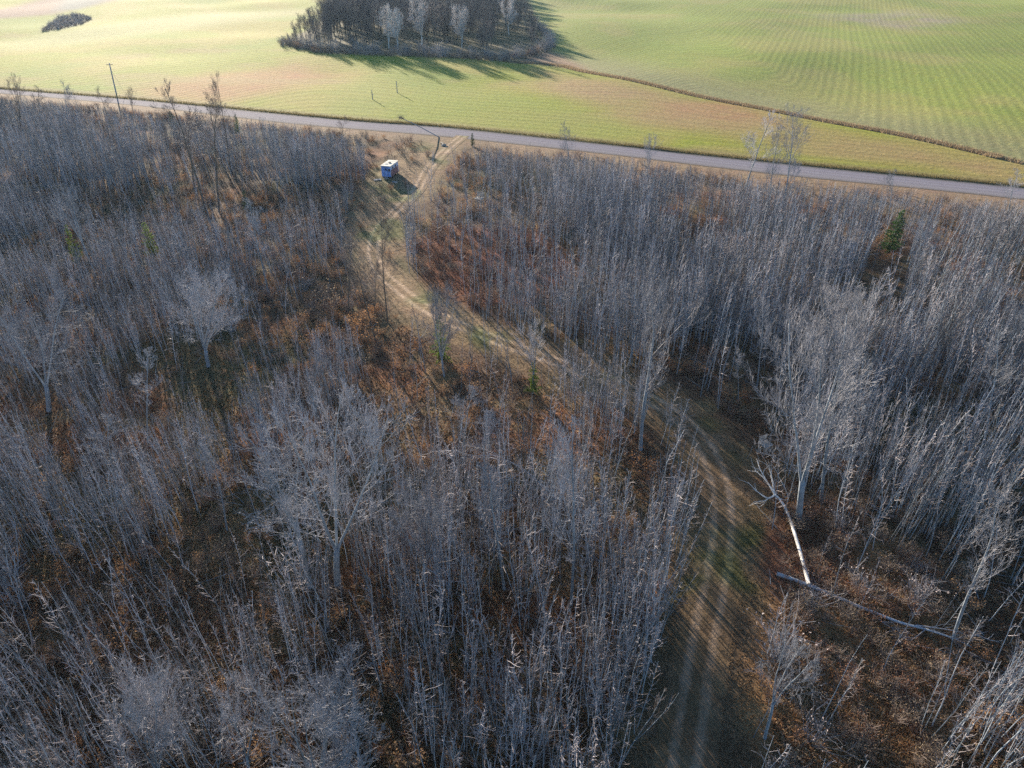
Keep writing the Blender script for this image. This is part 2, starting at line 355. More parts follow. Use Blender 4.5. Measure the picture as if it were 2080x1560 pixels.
def track_mat():
    m = M['land'].copy(); m.name = 'track_dirt'; n = m.node_tree.nodes; l = m.node_tree.links; b = n["Principled BSDF"]
    ac = n.new("ShaderNodeAttribute"); ac.attribute_name = "across"; tc = n.new("ShaderNodeTexCoord"); nz = noise(n, l, 1.1, 5, tc.outputs["Object"], .7)
    ad = n.new("ShaderNodeMath"); ad.operation = 'MULTIPLY_ADD'; ad.inputs[1].default_value = .26; l.new(nz.outputs[0], ad.inputs[0])
    su = n.new("ShaderNodeMath"); su.operation = 'SUBTRACT'; su.inputs[1].default_value = .13; l.new(ac.outputs["Fac"], su.inputs[0]); l.new(su.outputs[0], ad.inputs[2])
    K = (0, 0, 0); W = (1, 1, 1)
    r = ramp(n, [(.16, K), (.25, W), (.33, W), (.42, K), (.58, K), (.67, W), (.75, W), (.84, K)]); l.new(ad.outputs[0], r.inputs[0])
    br = ramp(n, [(.30, K), (.60, W)]); n2 = noise(n, l, .6, 6, tc.outputs["Object"], .75); l.new(n2.outputs[0], br.inputs[0])
    mu = n.new("ShaderNodeMath"); mu.operation = 'MULTIPLY'; l.new(r.outputs[0], mu.inputs[0]); l.new(br.outputs[0], mu.inputs[1])
    src = b.inputs["Base Color"].links[0].from_socket; mx = n.new("ShaderNodeMix"); mx.data_type = 'RGBA'; l.new(mu.outputs[0], mx.inputs[0])
    l.new(src, mx.inputs[6]); sv = n.new("ShaderNodeVectorMath"); sv.operation = 'MULTIPLY_ADD'; sv.inputs[1].default_value = (1.9, 2.0, 2.2); sv.inputs[2].default_value = (.03, .025, .03)
    ca = n.new("ShaderNodeAttribute"); ca.attribute_name = "cover"; l.new(ca.outputs["Color"], sv.inputs[0]); l.new(sv.outputs[0], mx.inputs[7]); l.new(mx.outputs[2], b.inputs["Base Color"])  # ruts scale the cover colour, so the near lane's painted shade carries over
    return m
M['track'] = track_mat()
T = np.array(TR); T = np.array(smooth([tuple(q) for q in T], 4)); d = np.gradient(T, axis=0); d /= np.linalg.norm(d, axis=1)[:, None]; nrm = np.stack([-d[:, 1], d[:, 0]], 1)
strip('dirt_track', T + nrm * 1.75, T - nrm * 1.75, 15, .008, M['track'])

# ---------------------------------------------------------------- plant builders
def rot_about(v, ax, a):
    ax = ax / (np.linalg.norm(ax) + 1e-9); return v * math.cos(a) + np.cross(ax, v) * math.sin(a) + ax * np.dot(ax, v) * (1 - math.cos(a))
def side(R, d, ang, az=None):
    az = R.rand() * 6.283 if az is None else az
    a = np.cross(d, (0.1, 0.2, 1.0) if abs(d[2]) < .9 else (1, 0, 0)); a /= np.linalg.norm(a); b = np.cross(d, a)
    o = a * math.cos(az) + b * math.sin(az); return d * math.cos(ang) + o * math.sin(ang)
def curve(R, p, d, L, n, up=.15, wob=.12):
    pts = [np.array(p, float)]; d = np.array(d, float)
    for i in range(n):
        d = d + np.array((0, 0, up)) + R.randn(3) * wob; d /= np.linalg.norm(d); pts.append(pts[-1] + d * L / n)
    return np.array(pts)
def at_t(pts, t):
    f = t * (len(pts) - 1); i = min(int(f), len(pts) - 2); k = f - i
    d = pts[i + 1] - pts[i]; return pts[i] * (1 - k) + pts[i + 1] * k, d / np.linalg.norm(d)
def sapling(seed, h=9.0, nb=26, r0=.06, lean=.03, wide=1.0, fork=0):
    R = np.random.RandomState(seed); tr = MB(); br = MB()
    pts = curve(R, (0, 0, -.15), (R.randn() * lean, R.randn() * lean, 1), h, 9, .05, .035)
    tr.tube(pts, np.linspace(r0, .010, 10), 5)
    stems = [(pts, 0)]
    if fork:
        p, d = at_t(pts, fork); q = curve(R, p, side(R, d, .22), h * (1 - fork) * .9, 6, .10, .05); tr.tube(q, np.linspace(r0 * .6, .009, 7), 4); stems.append((q, 1))
    for i in range(nb):
        if fork and i % 3 == 0:
            pp0, d0 = at_t(stems[1][0], R.uniform(.15, .98)); qf = curve(R, pp0, side(R, d0, R.uniform(.5, 1.1)), wide * R.uniform(.3, 1.1), 4, .13, .16); br.tube(qf, np.linspace(.016, .008, 5))
        t = .26 + .73 * ((i + R.rand()) / nb) ** .8; p, d = at_t(pts, t)
        L = wide * (1.35 * (1 - t) ** .7 * (.4 + R.rand() ** 1.5) + .22); a = math.radians(R.uniform(38, 72) if t < .7 else R.uniform(22, 48))
        q = curve(R, p, side(R, d, a), L, 4, .13, .16); br.tube(q, np.linspace(.017, .008, 5))
        for j in range(R.randint(1, 5)):
            pp, dd = at_t(q, R.uniform(.25, 1)); qq = curve(R, pp, side(R, dd, R.uniform(.4, .9)), L * R.uniform(.22, .48), 2, .12, .18)
            br.tube(qq, np.linspace(.010, .006, 3))
    return tr, br
def bigtree(seed, h=16.0, kind='leader', r0=.2, first=.34, spread=1.0, fat=1.0):
    R = np.random.RandomState(seed); tr = MB(); br = MB()
    def limb(p, d, L, r, lev, up):
        q = curve(R, p, d, L, 5 if lev < 2 else 3, up, .10); rr = np.linspace(r, max(r * .3, .008), len(q)) * fat; br.tube(q, rr, 5 if r > .05 else 3)
        if lev == 0: n = int(5 + L * 1.1)
        elif lev == 1: n = R.randint(4, 7)
        elif lev == 2: n = R.randint(1, 4)
        else: return
        for i in range(n):
            t = .18 + .8 * (i + R.rand()) / n; pp, dd = at_t(q, min(t, .99))
            limb(pp, side(R, dd, R.uniform(.45, .95)), L * R.uniform(.38, .64) * (1.1 - .45 * t), max(r * .40, .0095), lev + 1, .14)
    def leader(p, d, L, r, t0, wob=.05):
        q = curve(R, p, d, L, 9, .09, wob); tr.tube(q, np.linspace(r, .025, 10), 7)
        n = int(L * 1.15)
        for i in range(n):
            t = t0 + (1 - t0) * (i + R.rand()) / n; pp, dd = at_t(q, min(t, .99)); s = (t - t0) / (1 - t0)
            LL = (spread + (.25 if kind != 'leader' else 0)) * L * .31 * (math.sin(math.pi * (.22 + .72 * s)) ** .7) * R.uniform(.6, 1.15)
            limb(pp, side(R, dd, math.radians(R.uniform(32, 62) * (1 - .35 * s))), LL, max(r * .22 * (1 - s * .6), .016), 0, .10)
    if kind == 'leader':
        leader((0, 0, -.2), (0, 0, 1), h, r0, first)
    else:
        hb = h * first; q = curve(R, (0, 0, -.2), (0, 0, 1), hb, 4, .1, .05); tr.tube(q, np.linspace(r0 * 1.15, r0 * .9, 5), 8)
        k = 3 if kind == 'fork' else 5; a0 = R.rand() * 6
        for i in range(k):
            leader(q[-1] - np.array((0, 0, .1 + .5 * R.rand())), side(R, np.array((0, 0, 1.)), R.uniform(.12, .36) * spread, a0 + i * 6.283 / k), (h - hb) * R.uniform(.85, 1.1), r0 * .5, .12, .06)
    return tr, br
def shrub(seed, h=1.6, stems=12, leaves=60, ls=.07, rad=.010):
    R = np.random.RandomState(seed); st = MB(); tips = []
    for i in range(stems):
        d = side(R, np.array((0, 0, 1.)), R.uniform(.1, .85)); q = curve(R, (R.randn() * .12, R.randn() * .12, -.05), d, h * R.uniform(.6, 1.1), 4, .1, .15); st.tube(q, np.linspace(rad * 1.4, rad * .7, 5))
        for j in range(3):
            pp, dd = at_t(q, R.uniform(.3, .95)); qq = curve(R, pp, side(R, dd, R.uniform(.4, 1)), h * R.uniform(.2, .4), 2, .08, .2); st.tube(qq, rad * .6); tips += [qq[1], qq[2]]
        tips += [q[2], q[3], q[4]]
    lf = MB(); tips = np.array(tips)
    if leaves:
        c = tips[R.randint(0, len(tips), leaves)] + R.randn(leaves, 3) * .12; c[:, 2] = np.abs(c[:, 2])
        a = R.randn(leaves, 3); a /= np.linalg.norm(a, axis=1)[:, None]; b = np.cross(a, R.randn(leaves, 3)); b /= np.linalg.norm(b, axis=1)[:, None]
        s = ls * R.uniform(.5, 1.4, (leaves, 1)); lf.tris(np.stack([c, c + a * s, c + b * s], 1))
    return st, lf
def conifer(seed, h=6.0, r=1.5, dens=1.0):
    R = np.random.RandomState(seed); tr = MB(); tr.tube(curve(R, (0, 0, -.2), (0, 0, 1), h * 1.02, 6, .1, .02), np.linspace(.11, .01, 7), 6)
    cr = MB(); T_ = []
    nb = int(95 * dens)
    for i in range(nb):
        t = (i + R.rand()) / nb; z = h * (.08 + .9 * t); L = r * (1 - t) ** .85 * R.uniform(.65, 1.15) + .1; az = R.rand() * 6.283
        d = np.array((math.cos(az), math.sin(az), -.22 + .5 * t)); q = curve(R, (0, 0, z), d, L, 4, .05, .06); cr.tube(q, np.linspace(.015, .006, 5))
        m = int(34 * L / r) + 8; tt = R.rand(m) ** .8
        c = np.array([at_t(q, x)[0] for x in tt]); w_ = (.24 * L + .06) * (1.05 - tt)
        sd_ = np.cross(d, (0, 0, 1.)); sd_ /= np.linalg.norm(sd_); s = R.choice([-1, 1], m)[:, None]
        e = c + s * sd_ * w_[:, None] + d * .14 + R.randn(m, 3) * .05; u = np.cross(e - c, R.randn(m, 3)); u /= np.linalg.norm(u, axis=1)[:, None]
        T_.append(np.stack([c, e + u * .05, e - u * .05 - np.array((0, 0, .07))], 1))
    cr.tris(np.concatenate(T_)); return tr, cr

# ---------------------------------------------------------------- scatter by geometry nodes (only for 'stuff')
def scatter(name, pts, rz, tilt, scl, idx, protos, label, cat, mats=None):
    """pts: points; protos: list of lists of mesh objects; mats: swap {mesh object name: material}"""
    me = bpy.data.meshes.new(name); me.vertices.add(len(pts)); me.vertices.foreach_set("co", np.asarray(pts, np.float32).ravel())
    for nm, ty, key, data in (("rot", 'FLOAT_VECTOR', 'vector', np.stack([tilt[:, 0], tilt[:, 1], rz], 1)), ("scl", 'FLOAT_VECTOR', 'vector', scl), ("pick", 'INT', 'value', idx)):
        a = me.attributes.new(nm, ty, 'POINT'); a.data.foreach_set(key, np.asarray(data, np.int32 if ty == 'INT' else np.float32).ravel())
    o = link(name, me); g = bpy.data.node_groups.new(name, 'GeometryNodeTree')
    g.interface.new_socket("Geometry", in_out='INPUT', socket_type='NodeSocketGeometry'); g.interface.new_socket("Geometry", in_out='OUTPUT', socket_type='NodeSocketGeometry')
    n = g.nodes; l = g.links; gi = n.new("NodeGroupInput"); go = n.new("NodeGroupOutput"); jn = n.new("GeometryNodeJoinGeometry")
    for pr in protos:
        j2 = n.new("GeometryNodeJoinGeometry")
        for k, ob in enumerate(pr):
            oi = n.new("GeometryNodeObjectInfo"); oi.transform_space = 'ORIGINAL'; oi.inputs["Object"].default_value = ob; s = oi.outputs["Geometry"]
            if mats:
                sm = n.new("GeometryNodeSetMaterial"); sm.inputs["Material"].default_value = mats[min(k, len(mats) - 1)]; l.new(s, sm.inputs[0]); s = sm.outputs[0]
            l.new(s, j2.inputs[0])
        g2 = n.new("GeometryNodeGeometryToInstance"); l.new(j2.outputs[0], g2.inputs[0]); l.new(g2.outputs[0], jn.inputs[0])
    ip = n.new("GeometryNodeInstanceOnPoints"); ip.inputs["Pick Instance"].default_value = True
    def na(nm, ty):
        q = n.new("GeometryNodeInputNamedAttribute"); q.data_type = ty; q.inputs["Name"].default_value = nm; return q.outputs["Attribute"]
    er = n.new("FunctionNodeEulerToRotation"); l.new(na("rot", 'FLOAT_VECTOR'), er.inputs[0])
    l.new(gi.outputs[0], ip.inputs["Points"]); l.new(jn.outputs[0], ip.inputs["Instance"]); l.new(na("pick", 'INT'), ip.inputs["Instance Index"])
    l.new(er.outputs[0], ip.inputs["Rotation"]); l.new(na("scl", 'FLOAT_VECTOR'), ip.inputs["Scale"]); l.new(ip.outputs[0], go.inputs[0])
    md = o.modifiers.new("scatter", 'NODES'); md.node_group = g; tag(o, label, cat, kind='stuff'); return o

# ---------------------------------------------------------------- forest layout
sparse = [  # polygons of base points in the photo, with how much of the sapling thicket remains
    ([(690, 470), (735, 395), (752, 345), (700, 300), (835, 280), (940, 280), (945, 300), (895, 350), (860, 400), (835, 450), (830, 530), (740, 530)], 0),
    ([(830, 500), (870, 470), (1000, 500), (1150, 500), (1190, 570), (1150, 640), (1040, 640), (960, 640), (880, 600)], .12),
    ([(835, 455), (855, 400), (900, 345), (940, 295), (985, 300), (965, 365), (905, 440), (860, 485)], .06),
    ([(1290, 760), (1400, 710), (1560, 730), (1620, 830), (1600, 890), (1530, 890), (1430, 830)], .08),
    ([(1240, 900), (1330, 880), (1420, 930), (1410, 1060), (1290, 1060)], .25),
    ([(1500, 900), (1560, 930), (1640, 1080), (1760, 1000), (1880, 1150), (1960, 1300), (1900, 1500), (1760, 1600), (1500, 1650), (1480, 1300), (1530, 1150)], .42),
    ([(380, 410), (720, 440), (780, 620), (820, 700), (700, 780), (600, 760), (420, 700)], .62),
    ([(60, 380), (700, 380), (690, 480), (300, 490), (60, 440)], .36),
    ([(395, 1080), (520, 1060), (540, 1200), (440, 1220)], .1),
    ([(1000, 790), (1040, 800), (1080, 900), (1120, 980), (1060, 960)], .1),
    ([(470, 1040), (520, 1240), (420, 1290), (380, 1200)], .3)]
SPG = [([P(*q) for q in poly], f) for poly, f in sparse]
def density(x, y):
    dr = droad(x, y); dt, _ = dline(TR, x, y)
    d = np.ones(x.shape); d *= (dr < -9.5) * (.35 + .65 * sstep(-10, -20, dr)); lt = (dline(TR, x, y)[1] < 0) & (y < 62); d *= (dt > np.where(lt, 2.7, 2.5) + np.where(lt, .8, 1.9) * fbm(x, y, 5, 21))
    d *= np.where((dt < 6.5) & (y < 70) & (x > np.interp(y, [20, 70], [14, 25])), .2, 1)
    lft = (dt < 10) & (dline(TR, x, y)[1] < 0) & (y < 50); d = np.where(lft & (d > .5), 1.6, d)
    for g, f in SPG: d = np.where(inpoly(g, x, y), np.minimum(d, f), d)
    n = fbm(x, y, 11, 30, 3); d *= .07 + .85 * sstep(.40, .62, n)
    d = np.where(lft, np.maximum(d, .72 * (dt > 3.0) * (dr < -11)), d)
    for g, f in SPG: d = np.where(inpoly(g, x, y), np.minimum(d, f), d)
    return np.clip(d * np.where(cleared(x, y), .04, 1), 0, 1)
CLEAR = [(1806, 512, 3.2, 20), (163, 535, 1.6, 9), (312, 520, 1.8, 9), (898, 735, 1.8, 12), (1082, 800, 1.8, 12), (960, 297, 1.5, 14), (485, 270, 2, 14), (503, 425, 1.6, 10), (1550, 922, 1.4, 6), (975, 440, 1.5, 12),
         (1301, 915, 1.9, 13), (1622, 1058, 1.4, 8), (1668, 1018, 1.2, 8), (1935, 1300, 1.2, 7), (788, 655, 1.6, 14), (765, 700, 1.4, 12), (707, 640, 1.4, 12), (686, 1190, 1.3, 8), (1160, 1228, 1.0, 6), (424, 745, 1.8, 14),
         (100, 835, 1.8, 12), (1024, 1195, 1.0, 7), (545, 595, 1.2, 12), (675, 640, 2.0, 8), (1538, 785, 1.3, 10), (335, 1600, 1.2, 5), (510, 1575, 1.2, 5)]
def cleared(x, y):
    m = np.zeros(x.shape, bool)
    for a, b, r_, L_ in CLEAR:
        x0, y0 = P(a, b); t = y / y0; m |= (np.abs(x - x0 * t) < r_) & (y < y0 + 1.2) & (y > y0 - L_)
    return m
def candidates(n, seed, x0=-175, x1=165, y0=4, y1=235, zt=9, mg=60):
    R = np.random.RandomState(seed); x = R.uniform(x0, x1, n); y = R.uniform(y0, y1, n)
    a, b, f = proj(x, y, 0); c, e, _ = proj(x, y, zt)
    # in the picture, or close enough outside for its shadow to reach in
    ok = (f > 2) & (a > -mg - 500 * (y > 30) * 0 - mg) & (a < 2080 + mg) & (e < 1560 + mg) & (droad(x, y) < 0)
    ok |= (f > 2) & (a > -420) & (a < 2180) & (e < 1700) & (b > 100) & (droad(x, y) < 0)
    return x[ok], y[ok]

# ---- saplings: prototypes are the first saplings of the near group
xs, ys = candidates(136000, 11); xe, ye = candidates(400, 13, -10, 40, 12, 48); de_, se_ = dline(TR, xe, ye); k_ = (de_ < 6.5) & (se_ < 0); xs = np.append(xs, xe[k_]); ys = np.append(ys, ye[k_])
keep = RS.rand(len(xs)) < density(xs, ys); xs, ys = xs[keep], ys[keep]
hf = np.clip((-droad(xs, ys) - 5) / 36, .25, 1) * np.where(RS.rand(len(xs)) < .25, .35 + .4 * RS.rand(len(xs)), .68 + .45 * RS.rand(len(xs))) * (.82 + .4 * fbm(xs, ys, 18, 33, 2))
lz_ = soft([(0, 400), (720, 400), (800, 600), (790, 760), (560, 900), (300, 1000), (0, 900)], xs, ys, 6); hf *= 1 - .32 * lz_
zz = hgt(xs, ys); A, B_, F_ = proj(xs, ys, zz); A2, B2, F2 = proj(xs, ys, 9 * hf)
vis = (A > -40) & (A < 2120) & (B2 < 1545) & (A2 > 5) & (A2 < 2075); big = np.where(vis, 9 * hf / F2, -1)
order = np.argsort(-big); near = order[:290]; rest = np.setdiff1d(np.arange(len(xs)), near)
sap_protos = []
for i in range(10):
    tb, bb = sapling(100 + i, 9.0, [20, 24, 17, 28, 22, 19, 26, 20, 15, 24][i], [.031, .028, .034, .040, .025, .029, .041, .031, .024, .032][i], wide=[.85, .75, 1.1, .95, .65, .85, 1.15, .75, .6, .95][i], lean=[.03, .05, .03, .08, .02, .04, .03, .1, .03, .05][i], fork=[0, 0, .4, 0, 0, .55, .3, 0, 0, .45][i])
    sap_protos.append((tb.mesh('trunk'), bb.mesh('crown')))
    sap_protos[-1][0].materials.append(M['bark_pale']); sap_protos[-1][1].materials.append(M['twig_sapling'])
def sap_region(x, y):
    px, py, _ = proj(x, y, 0)
    if px > 1460: return 'bare sapling in the brown thicket right of the track by the fallen trunks', 'bare saplings right of the track, near the camera'
    if px > 900: return 'slender bare grey sapling crowded along the shaded left edge of the track', 'bare saplings along the left edge of the shaded track'
    if px > 450: return 'slender pale sapling in the dark near wood at the bottom middle of the photo', 'bare saplings in the near wood, bottom middle'
    return 'slender blue-grey sapling in the dark near wood at the bottom left of the photo', 'bare saplings in the near wood, bottom left'
protos_obj = []
for k, i in enumerate(near):
    j = k % 10 if k < 10 else RS.randint(10)
    e = empty('sapling', (xs[i], ys[i], zz[i]), RS.rand() * 6.28, (hf[i] * 1.0, hf[i] * 1.0, hf[i])); e.rotation_euler = (RS.randn() * .05, RS.randn() * .05, RS.rand() * 6.28)
    la, gr = sap_region(xs[i], ys[i]); tag(e, la, 'sapling', gr)
    a = link('trunk', sap_protos[j][0], e); b = link('crown', sap_protos[j][1], e)
    if k < 10: protos_obj.append([a, b])
n = len(rest); X, Y = xs[rest], ys[rest]; S = hf[rest]; W_ = np.clip(F_[rest] / 70, 1, 1.6)       # bushier youngsters in the denser far thicket
W_ = W_ ** .4 * RS.uniform(.7, 1.45, n); scl = np.stack([S * W_, S * W_, S], 1)
scatter('sapling_thicket', np.stack([X, Y, zz[rest]], 1), RS.rand(n) * 6.28, RS.randn(n, 2) * .045, scl, RS.randint(0, 10, n), protos_obj,
        'dense thicket of thin bare grey saplings filling the wood on both sides of the track', 'thicket')
print('saplings', len(xs))

# ---- big bare trees, each by hand: base pixel, top pixel, prototype, material pair, label
bt = {}
for nm, args, mats in [('aspen_a', (201, 16, 'leader', .17, .36, .95), ('bark_grey', 'twig_pale')), ('aspen_b', (202, 16, 'leader', .16, .28, .8), ('bark_grey', 'twig_grey')), ('fork_a', (203, 15, 'fork', .22, .25, 1.0), ('bark_grey', 'twig_pale')),
                       ('round_a', (204, 14, 'round', .20, .22, 1.15), ('bark_grey', 'twig_pale')), ('fork_b', (205, 15, 'fork', .18, .36, .9), ('bark_grey', 'twig_grey')), ('slim', (206, 15, 'leader', .12, .42, .6), ('bark_grey', 'twig_grey')), ('birch', (207, 14, 'fork', .2, .2, 1.0, 2.4), ('bark_white', 'twig_white'))]:
    tb, bb = bigtree(*args); bt[nm] = (tb.mesh('trunk', True), bb.mesh('crown'), args[1]); bt[nm][0].materials.append(M[mats[0]]); bt[nm][1].materials.append(M[mats[1]])
used = {}
def place_tree(kind, base, top, label, wd=1.0, rz=None, mats=None, name='bare_tree', group=None):
    x, y = P(*base); z = float(hgt(x, y)); u = (top[0] - 1040) / FPX; v = (top[1] - 780) / FPX
    # ray of the top meets the plane at the base's distance
    dy = cp - v * sp; dz = -(sp + v * cp); k = y / dy; h = CH + dz * k - z; dx = u * k - x
    t, c, h0 = bt[kind]; s = h / h0; e = empty(name, (x, y, z), 0, (s * wd, s * wd, s))
    rz = RS.rand() * 6.28 if rz is None else rz
    from mathutils import Matrix
    e.rotation_mode = 'XYZ'; e.rotation_euler = (Matrix.Rotation(math.atan2(dx, h), 3, 'Y') @ Matrix.Rotation(rz, 3, 'Z')).to_euler()
    tag(e, label, 'tree', group)
    for nm, me in (('trunk', t), ('crown', c)):
        o = link(nm, me, e)
        if mats:
            o.material_slots[0].link = 'OBJECT'; o.material_slots[0].material = M[mats[0 if nm == 'trunk' else 1]]
        used.setdefault(kind, []).append(o) if len(used.get(kind, [])) < 2 else None
    return e, h
DK = ('bark_dark', 'twig_brown')
trees = [
 ('aspen_a', (1301, 915), (1308, 585), 'tall straight grey tree alone on the left edge of the track', 1.05, None),
 ('fork_a', (1622, 1058), (1668, 640), 'big forked grey tree right beside the fallen white birch crown', .85, None),
 ('aspen_b', (1668, 1018), (1725, 690), 'grey tree just behind the big forked tree by the fallen birch', .95, None),
 ('aspen_a', (1935, 1300), (2015, 985), 'leaning mottled tree at the far right end of the fallen log', .8, None),
 ('aspen_b', (1160, 1228), (1158, 885), 'slim pale tree with a tall narrow crown at the bottom centre', .8, None),
 ('slim', (1024, 1195), (1012, 905), 'slender tree with a small high crown just left of the slim pale tree', 1.1, None),
 ('fork_a', (686, 1190), (690, 815), 'largest blue-grey tree with twin trunks and a wide crown in the near wood', .9, 1.2),
 ('fork_b', (632, 1195), (520, 880), 'forked tree leaning left beside the largest twin-trunked tree', 1.1, None),
 ('slim', (778, 1018), (757, 835), 'straight tree with a short trunk showing, behind and right of the twin-trunked tree', 1.2, None),
 ('round_a', (858, 1190), (866, 1005), 'low round-crowned tree between the twin-trunked tree and the slender one', 1.0, None),
 ('round_a', (424, 745), (405, 575), 'bluish forked tree throwing long pale branches out to the left', 1.3, 2.2),
 ('fork_a', (100, 835), (60, 600), 'large bluish tree with a spreading crown near the left edge of the photo', 1.1, None),
 ('slim', (707, 640), (686, 470), 'leftmost of the dark bare trees at the bend of the track', 1.1, DK),
 ('slim', (765, 700), (722, 505), 'leaning dark bare tree between its neighbours at the track bend', 1.0, DK),
 ('aspen_b', (788, 655), (770, 430), 'rightmost and tallest dark bare tree at the track bend', .7, DK),
 ('slim', (760, 650), (762, 520), 'thinnest dark bare tree in the middle of the group at the track bend', .8, DK),
 ('slim', (545, 595), (515, 395), 'thin blue-grey tree alone left of the track bend group', 1.1, None),
 ('round_a', (902, 765), (888, 605), 'bushy bluish bare tree overlapping the yellow-green conifer beside the track', .8, None),
 ('fork_b', (1082, 800), (1085, 655), 'small pale forked tree in front of the middle stretch of track', .9, None),
 ('aspen_b', (1538, 785), (1562, 600), 'bluish tree at the edge of the dark clearing', .8, None),
 ('slim', (1500, 815), (1512, 700), 'small clump-like pale tree inside the dark clearing', 1.0, None),
 ('aspen_a', (1590, 455), (1605, 235), 'tall feathery tree rising past the road, right of centre', .9, None),
 ('aspen_b', (1560, 440), (1572, 262), 'second feathery tree close left of the tallest one rising past the road', .9, None),
 ('slim', (1500, 425), (1527, 228), 'thin pointed tree crossing the road, left of the feathery pair', 1.3, None),
 ('aspen_b', (1160, 375), (1153, 252), 'small dark tree rising against the road right of the little spruce', 1.0, None),
 ('fork_b', (1315, 385), (1320, 275), 'short faint tree against the road between the small dark tree and the pointed one', .8, None),
 ('aspen_b', (1800, 465), (1812, 350), 'bare tree right behind the dark green spruce', 1.1, None),
 ('aspen_a', (1872, 575), (1868, 440), 'bare tree with a bluish trunk just right of the spruce', 1.1, None),
 ('slim', (2040, 470), (2072, 335), 'bare tree crossing the road at the right edge of the photo', 1.2, None),
 ('round_a', (1713, 800), (1712, 590), 'broad pale crown standing high in the right-hand thicket', 1.05, None),
 ('fork_b', (2065, 790), (2078, 620), 'bare tree beside the red-leaved bush at the right edge', .9, None),
 ('slim', (418, 425), (385, 175), 'tallest dark tree of the upper left group, crossing the road', 1.2, DK),
 ('slim', (445, 430), (402, 200), 'dark tree close beside the tallest of the upper left group', 1.2, DK),
 ('aspen_b', (468, 345), (438, 158), 'dark tree with an upright bushy head crossing the road at upper left', .7, DK),
 ('slim', (450, 330), (425, 185), 'dark thin tree touching the bushy-headed one at upper left', 1.1, DK),
 ('slim', (395, 385), (362, 225), 'shorter dark tree left of the tallest upper left group', 1.2, DK),
 ('fork_b', (42, 270), (28, 150), 'bare tree crossing the road at the top left corner of the wood', .9, DK),
 ('slim', (88, 280), (70, 168), 'thin bare tree second from the left against the road', 1.2, DK),
 ('aspen_b', (145, 290), (130, 165), 'bluish bushy tree third from the left against the road', 1.0, None),
 ('slim', (228, 270), (212, 180), 'thin wispy tree left of the utility pole', 1.2, DK),
 ('fork_b', (275, 245), (262, 178), 'small dark forked tree right at the foot of the utility pole', .8, DK),
 ('fork_b', (195, 560), (135, 380), 'leaning hazy blue tree beside the left yellow-green conifer', 1.0, None),
 ('slim', (345, 335), (335, 235), 'thin dark tree in the upper left thicket below the road', 1.0, DK),
 ('round_a', (335, 1600), (275, 1400), 'wide crown with crossing limbs at the bottom left edge of the photo', .75, None),
 ('fork_a', (508, 1575), (482, 1390), 'fine upright crown at the bottom edge between two wider ones', .7, None),
 ('round_a', (655, 1640), (642, 1400), 'dense white-twigged crown at the bottom edge, brightest in the near wood', .95, 'W'),
 ('fork_b', (1553, 1500), (1600, 1290), 'cluster-like thin tree among brown shrubs right of the track at the bottom', .8, None),
 ('slim', (238, 1010), (185, 830), 'thin pale tree in the left wood below the large spreading one', 1.1, None),
 ('slim', (300, 900), (262, 720), 'thin pale tree between the spreading tree and the long-branched one', 1.1, None),
 ('aspen_b', (462, 1080), (425, 900), 'bluish tree above the dark gap in the left wood', .9, None),
 ('slim', (940, 930), (935, 770), 'greenish shaded tree over the dark hollow in the middle of the wood', 1.2, None),
 ('aspen_b', (985, 985), (982, 830), 'shaded tree at the right rim of the dark hollow', .9, None),
 ('slim', (690, 300), (692, 232), 'dark thick snag against the road, middle left', 1.2, DK),
 ('slim', (2000, 900), (2040, 690), 'thin tall tree low in the right-hand thicket', 1.1, None),
]
for kd, b_, t_, la, wd, mt in trees:
    mats = mt if isinstance(mt, tuple) else (('bark_pale', 'twig_pale') if mt == 'W' else None)
    place_tree(kd, b_, t_, la, wd, mt if isinstance(mt, float) else None, mats)

# ---- copse behind the road
crs = np.random.RandomState(5); cx = crs.uniform(-230, 45, 9000); cy = crs.uniform(280, 820, 9000)
m_ = inpoly(COP, cx, cy) & (dline(COP, cx, cy, True)[0] > 3) & (crs.rand(9000) < np.where(cy < 420, .75, .35))
for bx_, by_ in (P(795, 100), P(857, 92), P(938, 96), P(1034, 66)): m_ &= ~((np.abs(cx - bx_) < 7.5) & (cy < by_ + 6))
cx, cy = cx[m_], cy[m_]
edge = dline(COP, cx, cy, True)[0]; ch = np.clip(.35 + edge / 34, .3, .95) * crs.uniform(.55, 1.2, len(cx)) * (.75 + .5 * fbm(cx, cy, 22, 60, 2)); n = len(cx)
scatter('copse_wood', np.stack([cx, cy, hgt(cx, cy)], 1), crs.rand(n) * 6.28, crs.randn(n, 2) * .05, np.stack([ch * 1.0, ch * 1.0, ch], 1), crs.randint(0, 4, n),
        [used['aspen_b'], used['slim'], used['fork_b'], used['round_a']], 'dark leafless wood standing as an island in the fields beyond the road', 'wood', [M['bark_dark'], M['twig_copse']])
print('copse', n)
for b_, t_, kd, la in [((790, 100), (782, 18), 'birch', 'white birch at the left front of the far copse'), ((808, 103), (806, 26), 'birch', 'thin white birch just right of the copse leftmost birch'),
                       ((857, 92), (852, 4), 'birch', 'brightest white birch in the middle front of the far copse'), ((938, 96), (936, 18), 'birch', 'white birch above the brown bushes at the copse front'),
                       ((1034, 66), (1032, 2), 'birch', 'lone pale birch at the right side of the far copse')]:
    place_tree(kd, b_, t_, la, 1.0, None, ('bark_white', 'twig_white'), 'birch_tree')

